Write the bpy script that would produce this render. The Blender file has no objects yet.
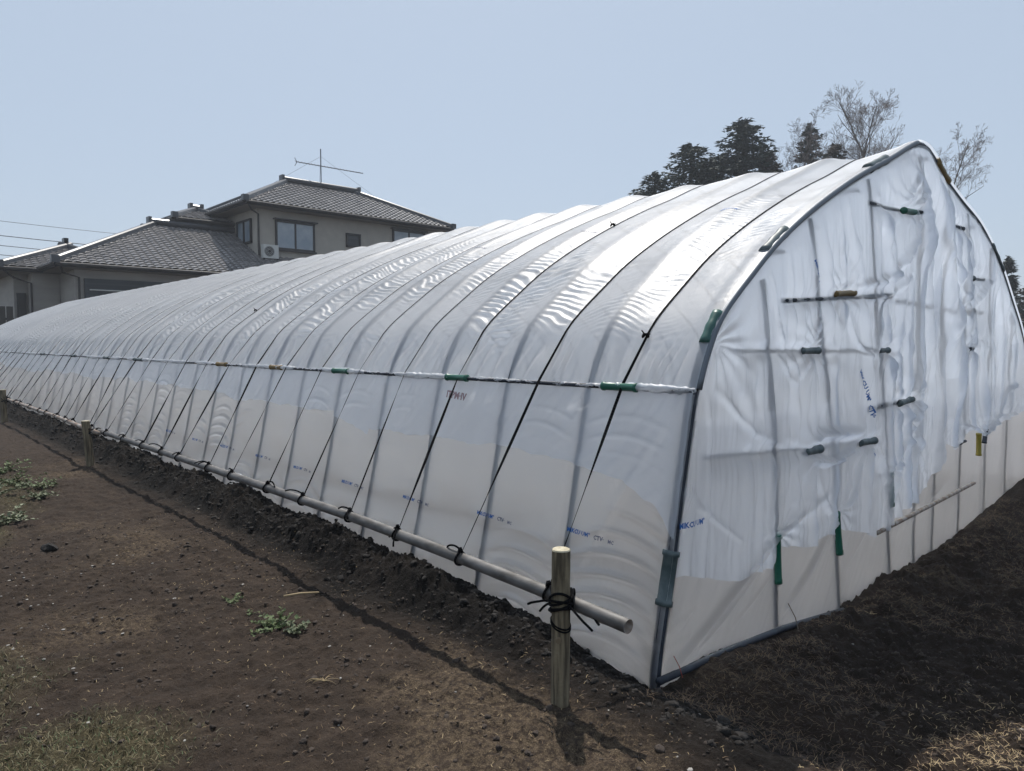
import bpy, math, random
import numpy as np
from mathutils import Vector, Matrix

# ------------------------------------------------------------------ camera, sky, sun, exposure
SC = bpy.context.scene
C = SC.collection
cam_d = bpy.data.cameras.new('camera'); cam = bpy.data.objects.new('camera', cam_d); C.objects.link(cam)
cam.location = (-2.908, -2.079, 1.6)
cam_d.sensor_width = 36; cam_d.lens = 715 / 1024 * 36; cam_d.clip_start = .05; cam_d.clip_end = 3000
PITCH = math.atan(42.5 / 715)
fw = Vector((.6796 * math.cos(PITCH), .7336 * math.cos(PITCH), -math.sin(PITCH)))
cam.rotation_euler = fw.to_track_quat('-Z', 'Y').to_euler()
SC.camera = cam
SUN_EL, SUN_AZ = math.radians(60), math.radians(51.5)      # azimuth counted from +X towards +Y
w = bpy.data.worlds.new('World'); SC.world = w; w.use_nodes = True
nt = w.node_tree; bg = nt.nodes['Background']
sky = nt.nodes.new('ShaderNodeTexSky'); sky.sky_type = 'NISHITA'; sky.sun_disc = False
sky.sun_elevation = SUN_EL; sky.sun_rotation = math.pi / 2 - SUN_AZ
sky.air_density = 1.; sky.dust_density = 1.6; sky.ozone_density = 2.5; sky.altitude = 0
mxs = nt.nodes.new('ShaderNodeMix'); mxs.data_type = 'RGBA'; mxs.inputs['Factor'].default_value = .72     # milky spring haze over the blue
mxs.inputs['B'].default_value = (5.9, 7.0, 8.4, 1); nt.links.new(sky.outputs[0], mxs.inputs['A']); nt.links.new(mxs.outputs['Result'], bg.inputs[0]); bg.inputs[1].default_value = .075
sun_d = bpy.data.lights.new('sun', 'SUN'); sun_d.energy = 3.7; sun_d.angle = math.radians(.9); sun_d.color = (1, .95, .88)
sun = bpy.data.objects.new('sun', sun_d); C.objects.link(sun)
sdir = Vector((math.cos(SUN_AZ) * math.cos(SUN_EL), math.sin(SUN_AZ) * math.cos(SUN_EL), math.sin(SUN_EL)))
sun.rotation_euler = sdir.to_track_quat('Z', 'Y').to_euler(); sun.location = (0, 0, 30)
SC.view_settings.view_transform = 'Standard'; SC.view_settings.look = 'None'
SC.view_settings.exposure = .34; SC.view_settings.gamma = 1
SC.render.engine = 'CYCLES'
cy = SC.cycles
cy.use_denoising = True; cy.max_bounces = 10; cy.diffuse_bounces = 5; cy.transmission_bounces = 8
cy.transparent_max_bounces = 24; cy.glossy_bounces = 3; cy.caustics_reflective = False; cy.caustics_refractive = True
cy.sample_clamp_indirect = 6

RND = random.Random(7)
NR = np.random.RandomState(11)

# ------------------------------------------------------------------ noise
_T = NR.rand(512, 512).astype(np.float64)
def vn(x, y, seed=0):
    x = np.asarray(x, float) + seed * 17.31; y = np.asarray(y, float) + seed * 5.77
    xi = np.floor(x).astype(int); yi = np.floor(y).astype(int); fx = x - xi; fy = y - yi
    fx = fx * fx * (3 - 2 * fx); fy = fy * fy * (3 - 2 * fy)
    g = lambda a, b: _T[a % 512, b % 512]
    return (g(xi, yi) * (1 - fx) + g(xi + 1, yi) * fx) * (1 - fy) + (g(xi, yi + 1) * (1 - fx) + g(xi + 1, yi + 1) * fx) * fy
def fbm(x, y, n=4, seed=0, gain=.5):
    a = 1.; t = 0.; s = 0.
    for k in range(n):
        t = t + a * (vn(x * 2 ** k, y * 2 ** k, seed + k * 3) * 2 - 1); s += a; a *= gain
    return t / s
def sst(a, b, x):
    t = np.clip((np.asarray(x, float) - a) / (b - a), 0, 1); return t * t * (3 - 2 * t)

# ------------------------------------------------------------------ mesh helpers
def mesh_obj(name, v, f, mat, parent=None, smooth=False, mats=None, mi=None):
    m = bpy.data.meshes.new(name)
    v = np.asarray(v, np.float32)
    m.from_pydata(v.tolist() if len(v) < 60000 else [], [], f if len(v) < 60000 else [])
    if len(v) >= 60000:
        f = np.asarray(f, np.int32)
        m.vertices.add(len(v)); m.vertices.foreach_set('co', v.ravel())
        k = f.shape[1]
        m.loops.add(f.size); m.loops.foreach_set('vertex_index', f.ravel())
        m.polygons.add(len(f)); m.polygons.foreach_set('loop_start', np.arange(0, f.size, k, dtype=np.int32))
        m.polygons.foreach_set('loop_total', np.full(len(f), k, np.int32))
        m.update(calc_edges=True)
    for q in (mats or [mat]):
        m.materials.append(q)
    if mi is not None: m.polygons.foreach_set('material_index', np.asarray(mi, np.int32))
    if smooth: m.polygons.foreach_set('use_smooth', np.ones(len(m.polygons), bool))
    m.update()
    o = bpy.data.objects.new(name, m); C.objects.link(o)
    if parent: o.parent = parent
    return o
def grid_faces(nr, nc):
    i = np.arange(nr - 1)[:, None] * nc + np.arange(nc - 1)[None, :]
    return np.stack([i, i + 1, i + nc + 1, i + nc], -1).reshape(-1, 4)
class MB:
    def __init__(s): s.v = []; s.f = []
    def add(s, v, f):
        n = len(s.v); s.v += [tuple(p) for p in v]; s.f += [tuple(i + n for i in q) for q in f]
    def box(s, c, d, M=None):
        x, y, z = d[0] / 2, d[1] / 2, d[2] / 2
        vs = [Vector((a, b, e)) for a in (-x, x) for b in (-y, y) for e in (-z, z)]
        if M is not None: vs = [M @ q for q in vs]
        vs = [q + Vector(c) for q in vs]
        s.add(vs, [(0, 1, 3, 2), (4, 6, 7, 5), (0, 4, 5, 1), (2, 3, 7, 6), (0, 2, 6, 4), (1, 5, 7, 3)])
    def bx(s, a, b):
        s.box([(a[i] + b[i]) / 2 for i in range(3)], [abs(b[i] - a[i]) for i in range(3)])
    def tube(s, pts, r, n=8, cap=True, flat=None):
        pts = [Vector(p) for p in pts]; k = len(pts)
        if not hasattr(r, '__len__'): r = [r] * k
        vs = []; fs = []; up = None
        for i, p in enumerate(pts):
            d = (pts[min(i + 1, k - 1)] - pts[max(i - 1, 0)])
            if d.length < 1e-9: d = Vector((0, 0, 1))
            d.normalize()
            if up is None: up = Vector((0, 0, 1)) if abs(d.z) < .9 else Vector((1, 0, 0))
            if flat is not None: up = Vector(flat)
            a = d.cross(up)
            if a.length < 1e-6: a = d.cross(Vector((0.3, 1, .2)))
            a.normalize(); b = a.cross(d).normalized(); up = b
            for j in range(n):
                t = 2 * math.pi * j / n
                vs.append(p + (a * math.cos(t) + b * math.sin(t) * (.16 if flat is not None else 1)) * r[i])
        for i in range(k - 1):
            for j in range(n):
                fs.append((i * n + j, i * n + (j + 1) % n, (i + 1) * n + (j + 1) % n, (i + 1) * n + j))
        if cap: fs.append(tuple(range(n))[::-1]); fs.append(tuple((k - 1) * n + j for j in range(n)))
        s.add(vs, fs)
    def pipe_end(s, p, d, r, n=20):           # open hollow pipe end: ring and inner wall
        p = Vector(p); d = Vector(d).normalized(); a = d.cross(Vector((0, 0, 1))).normalized(); b = a.cross(d)
        vs = []; fs = []
        for q, rr in ((p, r), (p, r * .86), (p - d * .15, r * .86)):
            for j in range(n):
                t = 2 * math.pi * j / n; vs.append(q + (a * math.cos(t) + b * math.sin(t)) * rr)
        for i in range(2):
            for j in range(n): fs.append((i * n + j, i * n + (j + 1) % n, (i + 1) * n + (j + 1) % n, (i + 1) * n + j))
        s.add(vs, fs)
    def build(s, name, mat, parent=None, smooth=False):
        return mesh_obj(name, s.v, s.f, mat, parent, smooth)
def tag(o, label=None, cat=None, group=None, kind=None):
    if label: o['label'] = label
    if cat: o['category'] = cat
    if group: o['group'] = group
    if kind: o['kind'] = kind
    return o
def empty(name, loc, label, cat, group=None):
    o = bpy.data.objects.new(name, None); C.objects.link(o); o.location = loc; o.empty_display_size = .2
    tag(o, label, cat, group); return o
def setpar(o, p):                              # parent keeping world coordinates (parents are unrotated empties)
    o.parent = p; o.location = Vector(o.location) - Vector(p.location); return o
def seg(pts, n):                               # resample polyline
    P = np.array(pts, float); d = np.r_[0, np.cumsum(np.linalg.norm(np.diff(P, axis=0), axis=1))]
    t = np.linspace(0, d[-1], n); return np.stack([np.interp(t, d, P[:, k]) for k in range(P.shape[1])], 1)

# ------------------------------------------------------------------ materials
def M_(name, col, rough=.6, metal=0, noise=None, bump=None, spec=.5, coords='Object'):
    m = bpy.data.materials.new(name); m.use_nodes = True; t = m.node_tree; b = t.nodes['Principled BSDF']
    b.inputs['Base Color'].default_value = (*col, 1); b.inputs['Roughness'].default_value = rough
    b.inputs['Metallic'].default_value = metal; b.inputs['Specular IOR Level'].default_value = spec
    tc = t.nodes.new('ShaderNodeTexCoord')
    if noise:
        sc, col2, lo, hi = noise
        mp = t.nodes.new('ShaderNodeMapping'); mp.inputs['Scale'].default_value = sc if hasattr(sc, '__len__') else (sc,) * 3
        n = t.nodes.new('ShaderNodeTexNoise'); n.inputs['Scale'].default_value = 1; n.inputs['Detail'].default_value = 6
        r = t.nodes.new('ShaderNodeValToRGB'); r.color_ramp.elements[0].position = lo; r.color_ramp.elements[1].position = hi
        r.color_ramp.elements[0].color = (*col, 1); r.color_ramp.elements[1].color = (*col2, 1)
        t.links.new(tc.outputs[coords], mp.inputs[0]); t.links.new(mp.outputs[0], n.inputs[0])
        t.links.new(n.outputs[0], r.inputs[0]); t.links.new(r.outputs[0], b.inputs['Base Color'])
    if bump:
        n2 = t.nodes.new('ShaderNodeTexNoise'); n2.inputs['Scale'].default_value = bump[0]; n2.inputs['Detail'].default_value = 8
        bp = t.nodes.new('ShaderNodeBump'); bp.inputs['Strength'].default_value = bump[1]; bp.inputs['Distance'].default_value = bump[2]
        t.links.new(tc.outputs[coords], n2.inputs[0]); t.links.new(n2.outputs[0], bp.inputs['Height']); t.links.new(bp.outputs[0], b.inputs['Normal'])
    return m
def film_mat(name, transp, col, trl=.6, gloss=.5, rough=.22, bump=.004, bscale=(14, 14, 14), cap=.16, haze=.4, hr=.6):
    m = bpy.data.materials.new(name); m.use_nodes = True; t = m.node_tree
    for n in list(t.nodes):
        if n.type != 'OUTPUT_MATERIAL': t.nodes.remove(n)
    out = t.nodes['Material Output']; N = t.nodes.new; L = t.links.new
    tc = N('ShaderNodeTexCoord'); mp = N('ShaderNodeMapping'); mp.inputs['Scale'].default_value = bscale
    no = N('ShaderNodeTexNoise'); no.inputs['Scale'].default_value = 1; no.inputs['Detail'].default_value = 5; no.inputs['Roughness'].default_value = .55
    bp = N('ShaderNodeBump'); bp.inputs['Strength'].default_value = 1; bp.inputs['Distance'].default_value = bump
    L(tc.outputs['Object'], mp.inputs[0]); L(mp.outputs[0], no.inputs[0]); L(no.outputs[0], bp.inputs['Height'])
    # dust and condensation: how milky the sheet is, in uneven patches
    n2 = N('ShaderNodeTexNoise'); n2.inputs['Scale'].default_value = 1.3; n2.inputs['Detail'].default_value = 6
    L(tc.outputs['Object'], n2.inputs[0])
    mr = N('ShaderNodeMapRange'); mr.inputs[1].default_value = .3; mr.inputs[2].default_value = .7
    mr.inputs[3].default_value = max(0, transp - .05); mr.inputs[4].default_value = transp + .05
    L(n2.outputs[0], mr.inputs[0])
    d = N('ShaderNodeBsdfDiffuse'); d.inputs[0].default_value = (*col, 1); L(bp.outputs[0], d.inputs['Normal'])
    tr = N('ShaderNodeBsdfTranslucent'); tr.inputs[0].default_value = (*col, 1); L(bp.outputs[0], tr.inputs['Normal'])
    mx = N('ShaderNodeMixShader'); mx.inputs[0].default_value = trl; L(d.outputs[0], mx.inputs[1]); L(tr.outputs[0], mx.inputs[2])
    tp = N('ShaderNodeBsdfTransparent'); tp.inputs[0].default_value = (.97, .98, 1, 1)
    m2 = N('ShaderNodeMixShader'); L(mr.outputs[0], m2.inputs[0]); L(mx.outputs[0], m2.inputs[1]); L(tp.outputs[0], m2.inputs[2])
    # forward scattering: sharp for what touches the sheet, lost for what is far behind it
    rf = N('ShaderNodeBsdfRefraction'); rf.inputs['Color'].default_value = (*[min(1, q * 1.04) for q in col], 1); rf.inputs['Roughness'].default_value = hr
    geo = N('ShaderNodeNewGeometry'); io = N('ShaderNodeMapRange'); io.inputs[3].default_value = 1.28; io.inputs[4].default_value = 1 / 1.28; L(geo.outputs['Backfacing'], io.inputs[0]); L(io.outputs[0], rf.inputs['IOR'])
    mh = N('ShaderNodeMixShader'); mh.inputs[0].default_value = haze; L(m2.outputs[0], mh.inputs[1]); L(rf.outputs[0], mh.inputs[2]); m2 = mh
    g = N('ShaderNodeBsdfGlossy'); g.inputs['Roughness'].default_value = rough; L(bp.outputs[0], g.inputs['Normal'])
    fr = N('ShaderNodeFresnel'); fr.inputs[0].default_value = 1.5; L(bp.outputs[0], fr.inputs['Normal'])
    mu = N('ShaderNodeMath'); mu.operation = 'MULTIPLY'; mu.inputs[1].default_value = gloss; mu.use_clamp = True; L(fr.outputs[0], mu.inputs[0])
    mn = N('ShaderNodeMath'); mn.operation = 'MINIMUM'; mn.inputs[1].default_value = cap; L(mu.outputs[0], mn.inputs[0]); mu = mn
    m3 = N('ShaderNodeMixShader'); L(mu.outputs[0], m3.inputs[0]); L(m2.outputs[0], m3.inputs[1]); L(g.outputs[0], m3.inputs[2])
    L(m3.outputs[0], out.inputs[0]); return m
FILM_ROOF = film_mat('roof film', .14, (.89, .925, .98), .60, .9, .44, .003, (16, 16, 16), .10, .34, .5)
FILM_SIDE = film_mat('side film', .34, (.98, .98, 1.0), .93, .9, .14, .002, (8, 8, 14), .18, .50, .42)
FILM_END = film_mat('end film', .07, (.85, .89, .95), .80, .9, .26, .003, (18, 18, 5), .16, .44, .45)
GALV = M_('galvanised pipe', (.16, .155, .15), .62, .3, ((22, 9, 22), (.075, .07, .065), .35, .65), (60, .2, .002))
PIPE = M_('blue grey pipe', (.010, .015, .026), .6, .0, (12, (.028, .038, .055), .4, .7))
RUST = M_('weathered pipe', (.20, .14, .10), .6, .3, ((20, 6, 20), (.34, .31, .28), .4, .62), (60, .3, .002))
GREEN = M_('green plastic', (.006, .10, .062), .4)
GREYC = M_('grey green plastic', (.05, .075, .08), .5, 0, (20, (.09, .12, .125), .4, .6))
BROWNC = M_('ochre plastic', (.17, .11, .03), .5)
BLACK = M_('black strap', (.005, .005, .006), .9, spec=.05)
WOOD = M_('weathered wood', (.07, .055, .035), .88, 0, ((55, 55, 5), (.22, .18, .115), .38, .62), (80, .8, .006))
CUT = M_('cut wood end', (.38, .33, .22), .8, 0, (40, (.52, .47, .35), .4, .6))
BAMB = M_('dark rod', (.09, .07, .06), .6)
REDW = M_('red wire', (.25, .03, .02), .5)
INK = M_('blue print', (.02, .13, .42), .6); INKG = M_('grey print', (.14, .16, .24), .6); INKR = M_('faded red print', (.36, .24, .26), .6)

# ------------------------------------------------------------------ ground height
def ground_h(x, y):
    x = np.asarray(x, float); y = np.asarray(y, float)
    near = np.exp(-((x + 1) ** 2 + (y - 1) ** 2) / 900.)
    h = .035 * fbm(x * .8, y * .8, 3, 1) * near + .024 * fbm(x * 4, y * 4, 3, 4) + .020 * fbm(x * 15, y * 15, 3, 9, .65) + .012 * np.abs(fbm(x * 7, y * 7, 3, 14)) + .010 * sst(.1, .5, fbm(x * 22, y * 22, 2, 13)) + .005 * (vn(x * 60, y * 60, 5) - .5)
    # the piled soil along the long side
    side = (.10 * sst(-1.2, -.2, y) + .90 * sst(-.05, 1.5, y)) * (y < 31)
    cx = -.20 + .05 * fbm(y * .9, y * 0 + 3, 2, 21)
    wd = .21 + .07 * fbm(y * 1.3, y * 0 + 9, 2, 22)
    b = np.exp(-((x - cx) / wd) ** 2)
    h = h + side * b * (.130 + .09 * fbm(x * 3.2, y * 3.2, 3, 31) + .10 * np.abs(fbm(x * 11, y * 11, 4, 33, .65)) + .02 * fbm(x * 40, y * 40, 2, 35))
    h = h - .05 * np.exp(-((x + .47) / .09) ** 2) * side - .07 * sst(-.35, -.05, x) * (1 - sst(.1, 1.2, y)) * sst(.4, .1, x)
    # the end of the house: ground falls away, spoil heaped at the foot of the sheet
    e = (.35 * sst(-.5, .3, x) + .65 * sst(.2, 1.9, x)) * (1 - sst(4.4, 7.6, x) * .8)
    h = h - .26 * e * sst(3.0, -.3, y) * sst(-7, -1.2, y)
    h = h - .16 * sst(.1, .6, x) * sst(.15, .5, y) * (x < 7.3) * (y < 30)
    pile = np.exp(-((y + .30 - .05 * fbm(x * 1.4, x * 0, 2, 51)) / .20) ** 2) * sst(1.0, 1.7, x) * sst(9, 7, x)
    h = h + pile * (.05 + .10 * np.clip(fbm(x * 1.5, y * .7, 2, 41) + .25, 0, 1) + .05 * fbm(x * 8, y * 8, 3, 44))
    rough = sst(.1, .7, x) * sst(.2, -.2, y) * (1 - .9 * np.exp(-(y / .16) ** 2) * sst(1.8, 1.2, x))
    h = h + rough * (.05 * fbm(x * 3.1, y * 3.1, 4, 61) + .06 * np.abs(fbm(x * 5.5, y * 5.5, 4, 63, .6)) + .025 * sst(.05, .4, fbm(x * 16, y * 16, 2, 65)))
    inside = (x > .04) * (x < 7.4) * (y > .04) * (y < 30.3)
    return h
def axis(knots):
    out = []
    for (a, b, n, g) in knots:
        t = np.linspace(0, 1, n, endpoint=False); out.append(a + (b - a) * t ** g)
    return np.concatenate(out)
gx = np.concatenate([-3 - np.geomspace(.03, 900, 90)[::-1], np.arange(-3, .4, .0125), np.arange(.4, 4, .022), 4 + np.geomspace(.03, 900, 110)])
gy = np.concatenate([-2 - np.geomspace(.03, 900, 70)[::-1], np.arange(-2, 4, .0125), np.arange(4, 10, .025), np.arange(10, 31, .08), 31 + np.geomspace(.1, 900, 60)])
GX, GY = np.meshgrid(gx, gy)
H = ground_h(GX, GY)
far = sst(40, 80, np.hypot(GX, GY)); H = H * (1 - far)
V = np.stack([GX, GY, H], -1).reshape(-1, 3)
# what lies on the soil: attributes that say how dark the turned earth is and how much chaff or grass lies there
bank = np.clip(np.exp(-((GX + .26 + .10 * fbm(GY * 1.7, GY * 0, 3, 73)) / .44) ** 4) * (GY > -.9) * (GY < 31) + .0, 0, 1)
bank = np.clip(bank + .35 * fbm(GX * 3, GY * 3, 3, 71) * (bank > .05), 0, 1)
endz = sst(-.1, .6, GX - .3 * GY * 0) * sst(.3, -.1, GY) * .75
turn = np.maximum(bank, endz * .7)
chaff = sst(.0, .45, fbm(GX * 1.1, GY * 1.1, 4, 81) - .15 + .8 * np.exp(-((GX + 1.0) ** 2 + (GY - .2) ** 2) / .55) + .8 * np.exp(-((GX - .2) ** 2 + (GY + 1.6) ** 2) / .25))
chaff = chaff * (1 - np.clip(bank * 1.3, 0, 1)) * (1 - .6 * endz)
def grassmask(x, y):
    n = fbm(x * 3, y * 3, 3, 91) * .35
    a = np.exp(-(((x + 2.35) / .42) ** 2 + ((y - 1.0) / .42) ** 2)) * 1.3
    c = np.exp(-(((x + 2.7) / .5) ** 2 + ((y - 1.9) / .6) ** 2))
    b = np.exp(-(((x + 1.75) / .33) ** 2 + ((y - 7.4) / 1.5) ** 2)) * 1.0
    d = np.exp(-(((x + 2.15) / .25) ** 2 + ((y - 5.4) / .8) ** 2)) * .9
    e = sst(-3.0, -5, x) * .8
    return np.clip(np.maximum.reduce([a, b, c, d, e]) + n - .35, 0, 1) * 1.5
grass = np.clip(grassmask(GX, GY), 0, 1)
SOIL = bpy.data.materials.new('soil'); SOIL.use_nodes = True
t = SOIL.node_tree; N = t.nodes.new; L = t.links.new; pb = t.nodes['Principled BSDF']; pb.inputs['Roughness'].default_value = .95; pb.inputs['Specular IOR Level'].default_value = .15
at = N('ShaderNodeAttribute'); at.attribute_name = 'cover'; sx = N('ShaderNodeSeparateColor'); L(at.outputs['Color'], sx.inputs[0])
tc = N('ShaderNodeTexCoord')
def noise(scale, det=8, rough=.6):
    n = N('ShaderNodeTexNoise'); n.inputs['Scale'].default_value = scale; n.inputs['Detail'].default_value = det; n.inputs['Roughness'].default_value = rough
    L(tc.outputs['Object'], n.inputs[0]); return n.outputs[0]
def ramp(src, stops):
    r = N('ShaderNodeValToRGB'); e = r.color_ramp.elements
    while len(e) < len(stops): e.new(.5)
    for k, (p, c) in enumerate(stops): e[k].position = p; e[k].color = (*c, 1)
    L(src, r.inputs[0]); return r.outputs[0]
def mixc(f, a, b):
    m = N('ShaderNodeMix'); m.data_type = 'RGBA'; L(f, m.inputs['Factor']); L(a, m.inputs['A']); L(b, m.inputs['B']); return m.outputs['Result']
def mth(op, a, b=None):
    m = N('ShaderNodeMath'); m.operation = op
    for i, q in enumerate((a, b)):
        if q is None: continue
        if hasattr(q, 'links'): L(q, m.inputs[i])
        else: m.inputs[i].default_value = q
    m.use_clamp = True; return m.outputs[0]
n1 = noise(7); n2 = noise(70); n3 = noise(260, 4)
base = ramp(n1, [(.3, (.027, .020, .015)), (.52, (.045, .032, .023)), (.72, (.070, .050, .036))])
speck = ramp(n3, [(.35, (.012, .009, .008)), (.55, (.048, .036, .029)), (.75, (.13, .10, .075))])
base = mixc(ramp(n2, [(.35, (.2,) * 3), (.65, (.65,) * 3)]), base, speck)
dark = ramp(n2, [(.3, (.004, .0033, .003)), (.6, (.009, .0075, .0065)), (.78, (.026, .02, .015))])
base = mixc(sx.outputs[0], base, dark)
chf = ramp(n3, [(.3, (.028, .02, .015)), (.5, (.10, .073, .048)), (.68, (.26, .20, .13))])
f1 = mth('MULTIPLY', sx.outputs[1], ramp(noise(35, 6, .7), [(.42, (0,) * 3), (.6, (1,) * 3)])); base = mixc(f1, base, chf)
grs = ramp(n2, [(.3, (.03, .026, .015)), (.5, (.065, .056, .028)), (.7, (.13, .11, .06))])
f2 = mth('MULTIPLY', sx.outputs[2], .75); base = mixc(f2, base, grs)
dry = ramp(n2, [(.3, (.17, .15, .13)), (.6, (.25, .225, .20)), (.78, (.33, .30, .26))]); base = mixc(at.outputs['Alpha'], base, dry)   # dry tilled soil under cover
L(base, pb.inputs['Base Color'])
bp = N('ShaderNodeBump'); bp.inputs['Strength'].default_value = .9; bp.inputs['Distance'].default_value = .012
L(noise(110, 8, .65), bp.inputs['Height']); bp2 = N('ShaderNodeBump'); bp2.inputs['Strength'].default_value = .8; bp2.inputs['Distance'].default_value = .03
L(noise(28, 8, .6), bp2.inputs['Height']); L(bp2.outputs[0], bp.inputs['Normal']); L(bp.outputs[0], pb.inputs['Normal'])
g = mesh_obj('ground', V, grid_faces(len(gy), len(gx)), SOIL, None, True); tag(g, kind='structure')
ca = g.data.color_attributes.new('cover', 'FLOAT_COLOR', 'POINT')
ca.data.foreach_set('color', np.stack([turn, chaff, grass, ((GX > .0) & (GX < 7.45) & (GY > .0) & (GY < 30)) * 1.], -1).reshape(-1).astype(np.float32))
def gh(x, y): return float(ground_h(np.array([x]), np.array([y]))[0])

# ------------------------------------------------------------------ greenhouse profile
PIT = .71; NB = 42; LEN = PIT * NB
RIBY = [PIT * i + (RND.uniform(-.02, .02) if i else 0) for i in range(NB + 1)]
KP = [(-.005, -.35), (.0, -.06), (.05, .2), (.12, .5), (.19, .85), (.255, 1.15), (.30, 1.34), (.39, 1.55), (.53, 1.745), (.86, 2.0), (1.15, 2.20), (1.55, 2.42), (2.02, 2.64),
      (2.43, 2.81), (2.8, 2.95), (3.19, 3.11), (3.42, 3.185), (3.65, 3.19), (3.88, 3.12), (4.15, 3.01), (4.6, 2.89), (5.16, 2.76), (5.63, 2.58), (6.04, 2.37), (6.49, 2.07),
      (6.98, 1.72), (7.22, 1.4), (7.36, 1.0), (7.44, .5), (7.48, -.06), (7.49, -.35)]
def catmull(P, n=12):
    P = [np.array(p, float) for p in P]; P = [2 * P[0] - P[1]] + P + [2 * P[-1] - P[-2]]; out = []
    for i in range(1, len(P) - 2):
        for t in np.linspace(0, 1, n, endpoint=False):
            a, b, c, d = P[i - 1:i + 3]
            out.append(.5 * (2 * b + (c - a) * t + (2 * a - 5 * b + 4 * c - d) * t * t + (-a + 3 * b - 3 * c + d) * t ** 3))
    out.append(P[-2]); return np.array(out)
PR = catmull(KP); SL = np.r_[0, np.cumsum(np.linalg.norm(np.diff(PR, axis=0), axis=1))]
def prof(s, off=0.):
    x = np.interp(s, SL, PR[:, 0]); z = np.interp(s, SL, PR[:, 1])
    e = .04; x1 = np.interp(s + e, SL, PR[:, 0]); z1 = np.interp(s + e, SL, PR[:, 1]); x0 = np.interp(s - e, SL, PR[:, 0]); z0 = np.interp(s - e, SL, PR[:, 1])
    tx, tz = x1 - x0, z1 - z0; l = np.hypot(tx, tz) + 1e-9
    return x - tz / l * off, z + tx / l * off
S_EAVE = float(np.interp(1.34, PR[:80, 1], SL[:80])); S_BASE = float(np.interp(-.06, PR[:80, 1], SL[:80]))
iR = np.argmin(np.abs(PR[:, 0] - 7.25) + 10 * (PR[:, 1] < 1.0)); S_RE = SL[iR]; S_END = SL[-1]
def side_x(z): return np.interp(z, PR[:84, 1], PR[:84, 0])
ribs = np.array(RIBY)
BD = np.array([RND.uniform(.032, .062) for _ in range(NB + 1)]); BW = np.array([RND.uniform(.5, 1.3) for _ in range(NB + 1)]); SU = np.array([RND.uniform(.52, .66) for _ in range(NB + 1)])
EY = [.43, 1.09, 1.90, 2.57, 3.24, 3.90, 4.62, 5.32, 6.05, 6.75, 7.48, 8.18, 8.9]
for _k, _y in enumerate(EY): SU[_k] = (_y - RIBY[_k]) / (RIBY[_k + 1] - RIBY[_k])
def bay(y):
    i = np.clip(np.searchsorted(ribs, y, 'right') - 1, 0, NB - 1); u = (y - ribs[i]) / (ribs[i + 1] - ribs[i]); return i, np.clip(u, 0, 1)
def roof_off(y, s):
    i, u = bay(y); su = SU[i]
    V = np.where(u < su, u / su, (1 - u) / (1 - su)); V = V ** .9
    V = V - .12 * np.exp(-((V - 1) / .08) ** 2) * 0
    dep = BD[i] * sst(S_EAVE - .05, S_EAVE + .3, s) * sst(S_RE + .05, S_RE - .5, s) * (1 + .12 * fbm(s * .5, i * 3.7, 1, 5))
    hold = sst(0, .14, np.minimum(u, 1 - u)); o = .0202 - dep * V
    # cross wrinkles between hoop and strap, strongest low on the slope
    q = s - S_EAVE
    msk = sst(.12, .45, q) * sst(2.6, 1.3, q + .7 * fbm(i * 2.3 + u, q, 2, 15)) * sst(0, .2, V) * sst(1, .82, V) * (BW[i])
    m2 = sst(-.1, .45, fbm(y * 2.6, s * 2.1, 3, 17) + .12)
    side = np.where(u < su, 1., -1.)
    ph = q / (.050 + .03 * (BW[i] - .5)) + side * (u - su) * (5.5 * BW[i] - 2.5) + 2.6 * fbm(y * 2.6, s * 2.4, 3, 19)
    wv = (np.sin(2 * np.pi * ph) * .5 + .5) ** 1.6
    o = o + .015 * wv * msk * m2
    # gathers fanning up from the eave clips
    fan = sst(.5, .05, q) * sst(-.02, .04, q); o = o + .017 * fan * sst(1, .8, V) * np.sin(2 * np.pi * (u * 5 + 2.5 * fbm(y * 3, s, 2, 25)) + q * 9)
    return .0202 + (o - .0202 + .004 * fbm(y * 3, s * 3, 3, 27) * sst(1, .8, V)) * (.15 + .85 * hold)
GH = empty('greenhouse', (0, 0, 0), 'long round-roofed greenhouse wrapped in milky plastic film on steel hoops, standing in dark soil', 'greenhouse')
# roof film
ss = np.concatenate([np.arange(S_EAVE, S_EAVE + 2.7, .0125), np.arange(S_EAVE + 2.7, S_EAVE + 4.3, .03), np.arange(S_EAVE + 4.3, S_RE, .07), [S_RE]])
yy = np.unique(np.concatenate([[-.035]] + [np.linspace(RIBY[i], RIBY[i + 1], (34 if i < 14 else 18), endpoint=False) for i in range(NB)] + [[RIBY[-1] + .03]]))
YY, SS = np.meshgrid(yy, ss); o_ = roof_off(YY, SS)
o_ = o_ + .010 * sst(.12, .0, YY)
X, Z = prof(SS, o_)
mesh_obj('roof_film', np.stack([X, YY, Z], -1).reshape(-1, 3), grid_faces(len(ss), len(yy)), FILM_ROOF, GH, True)
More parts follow.
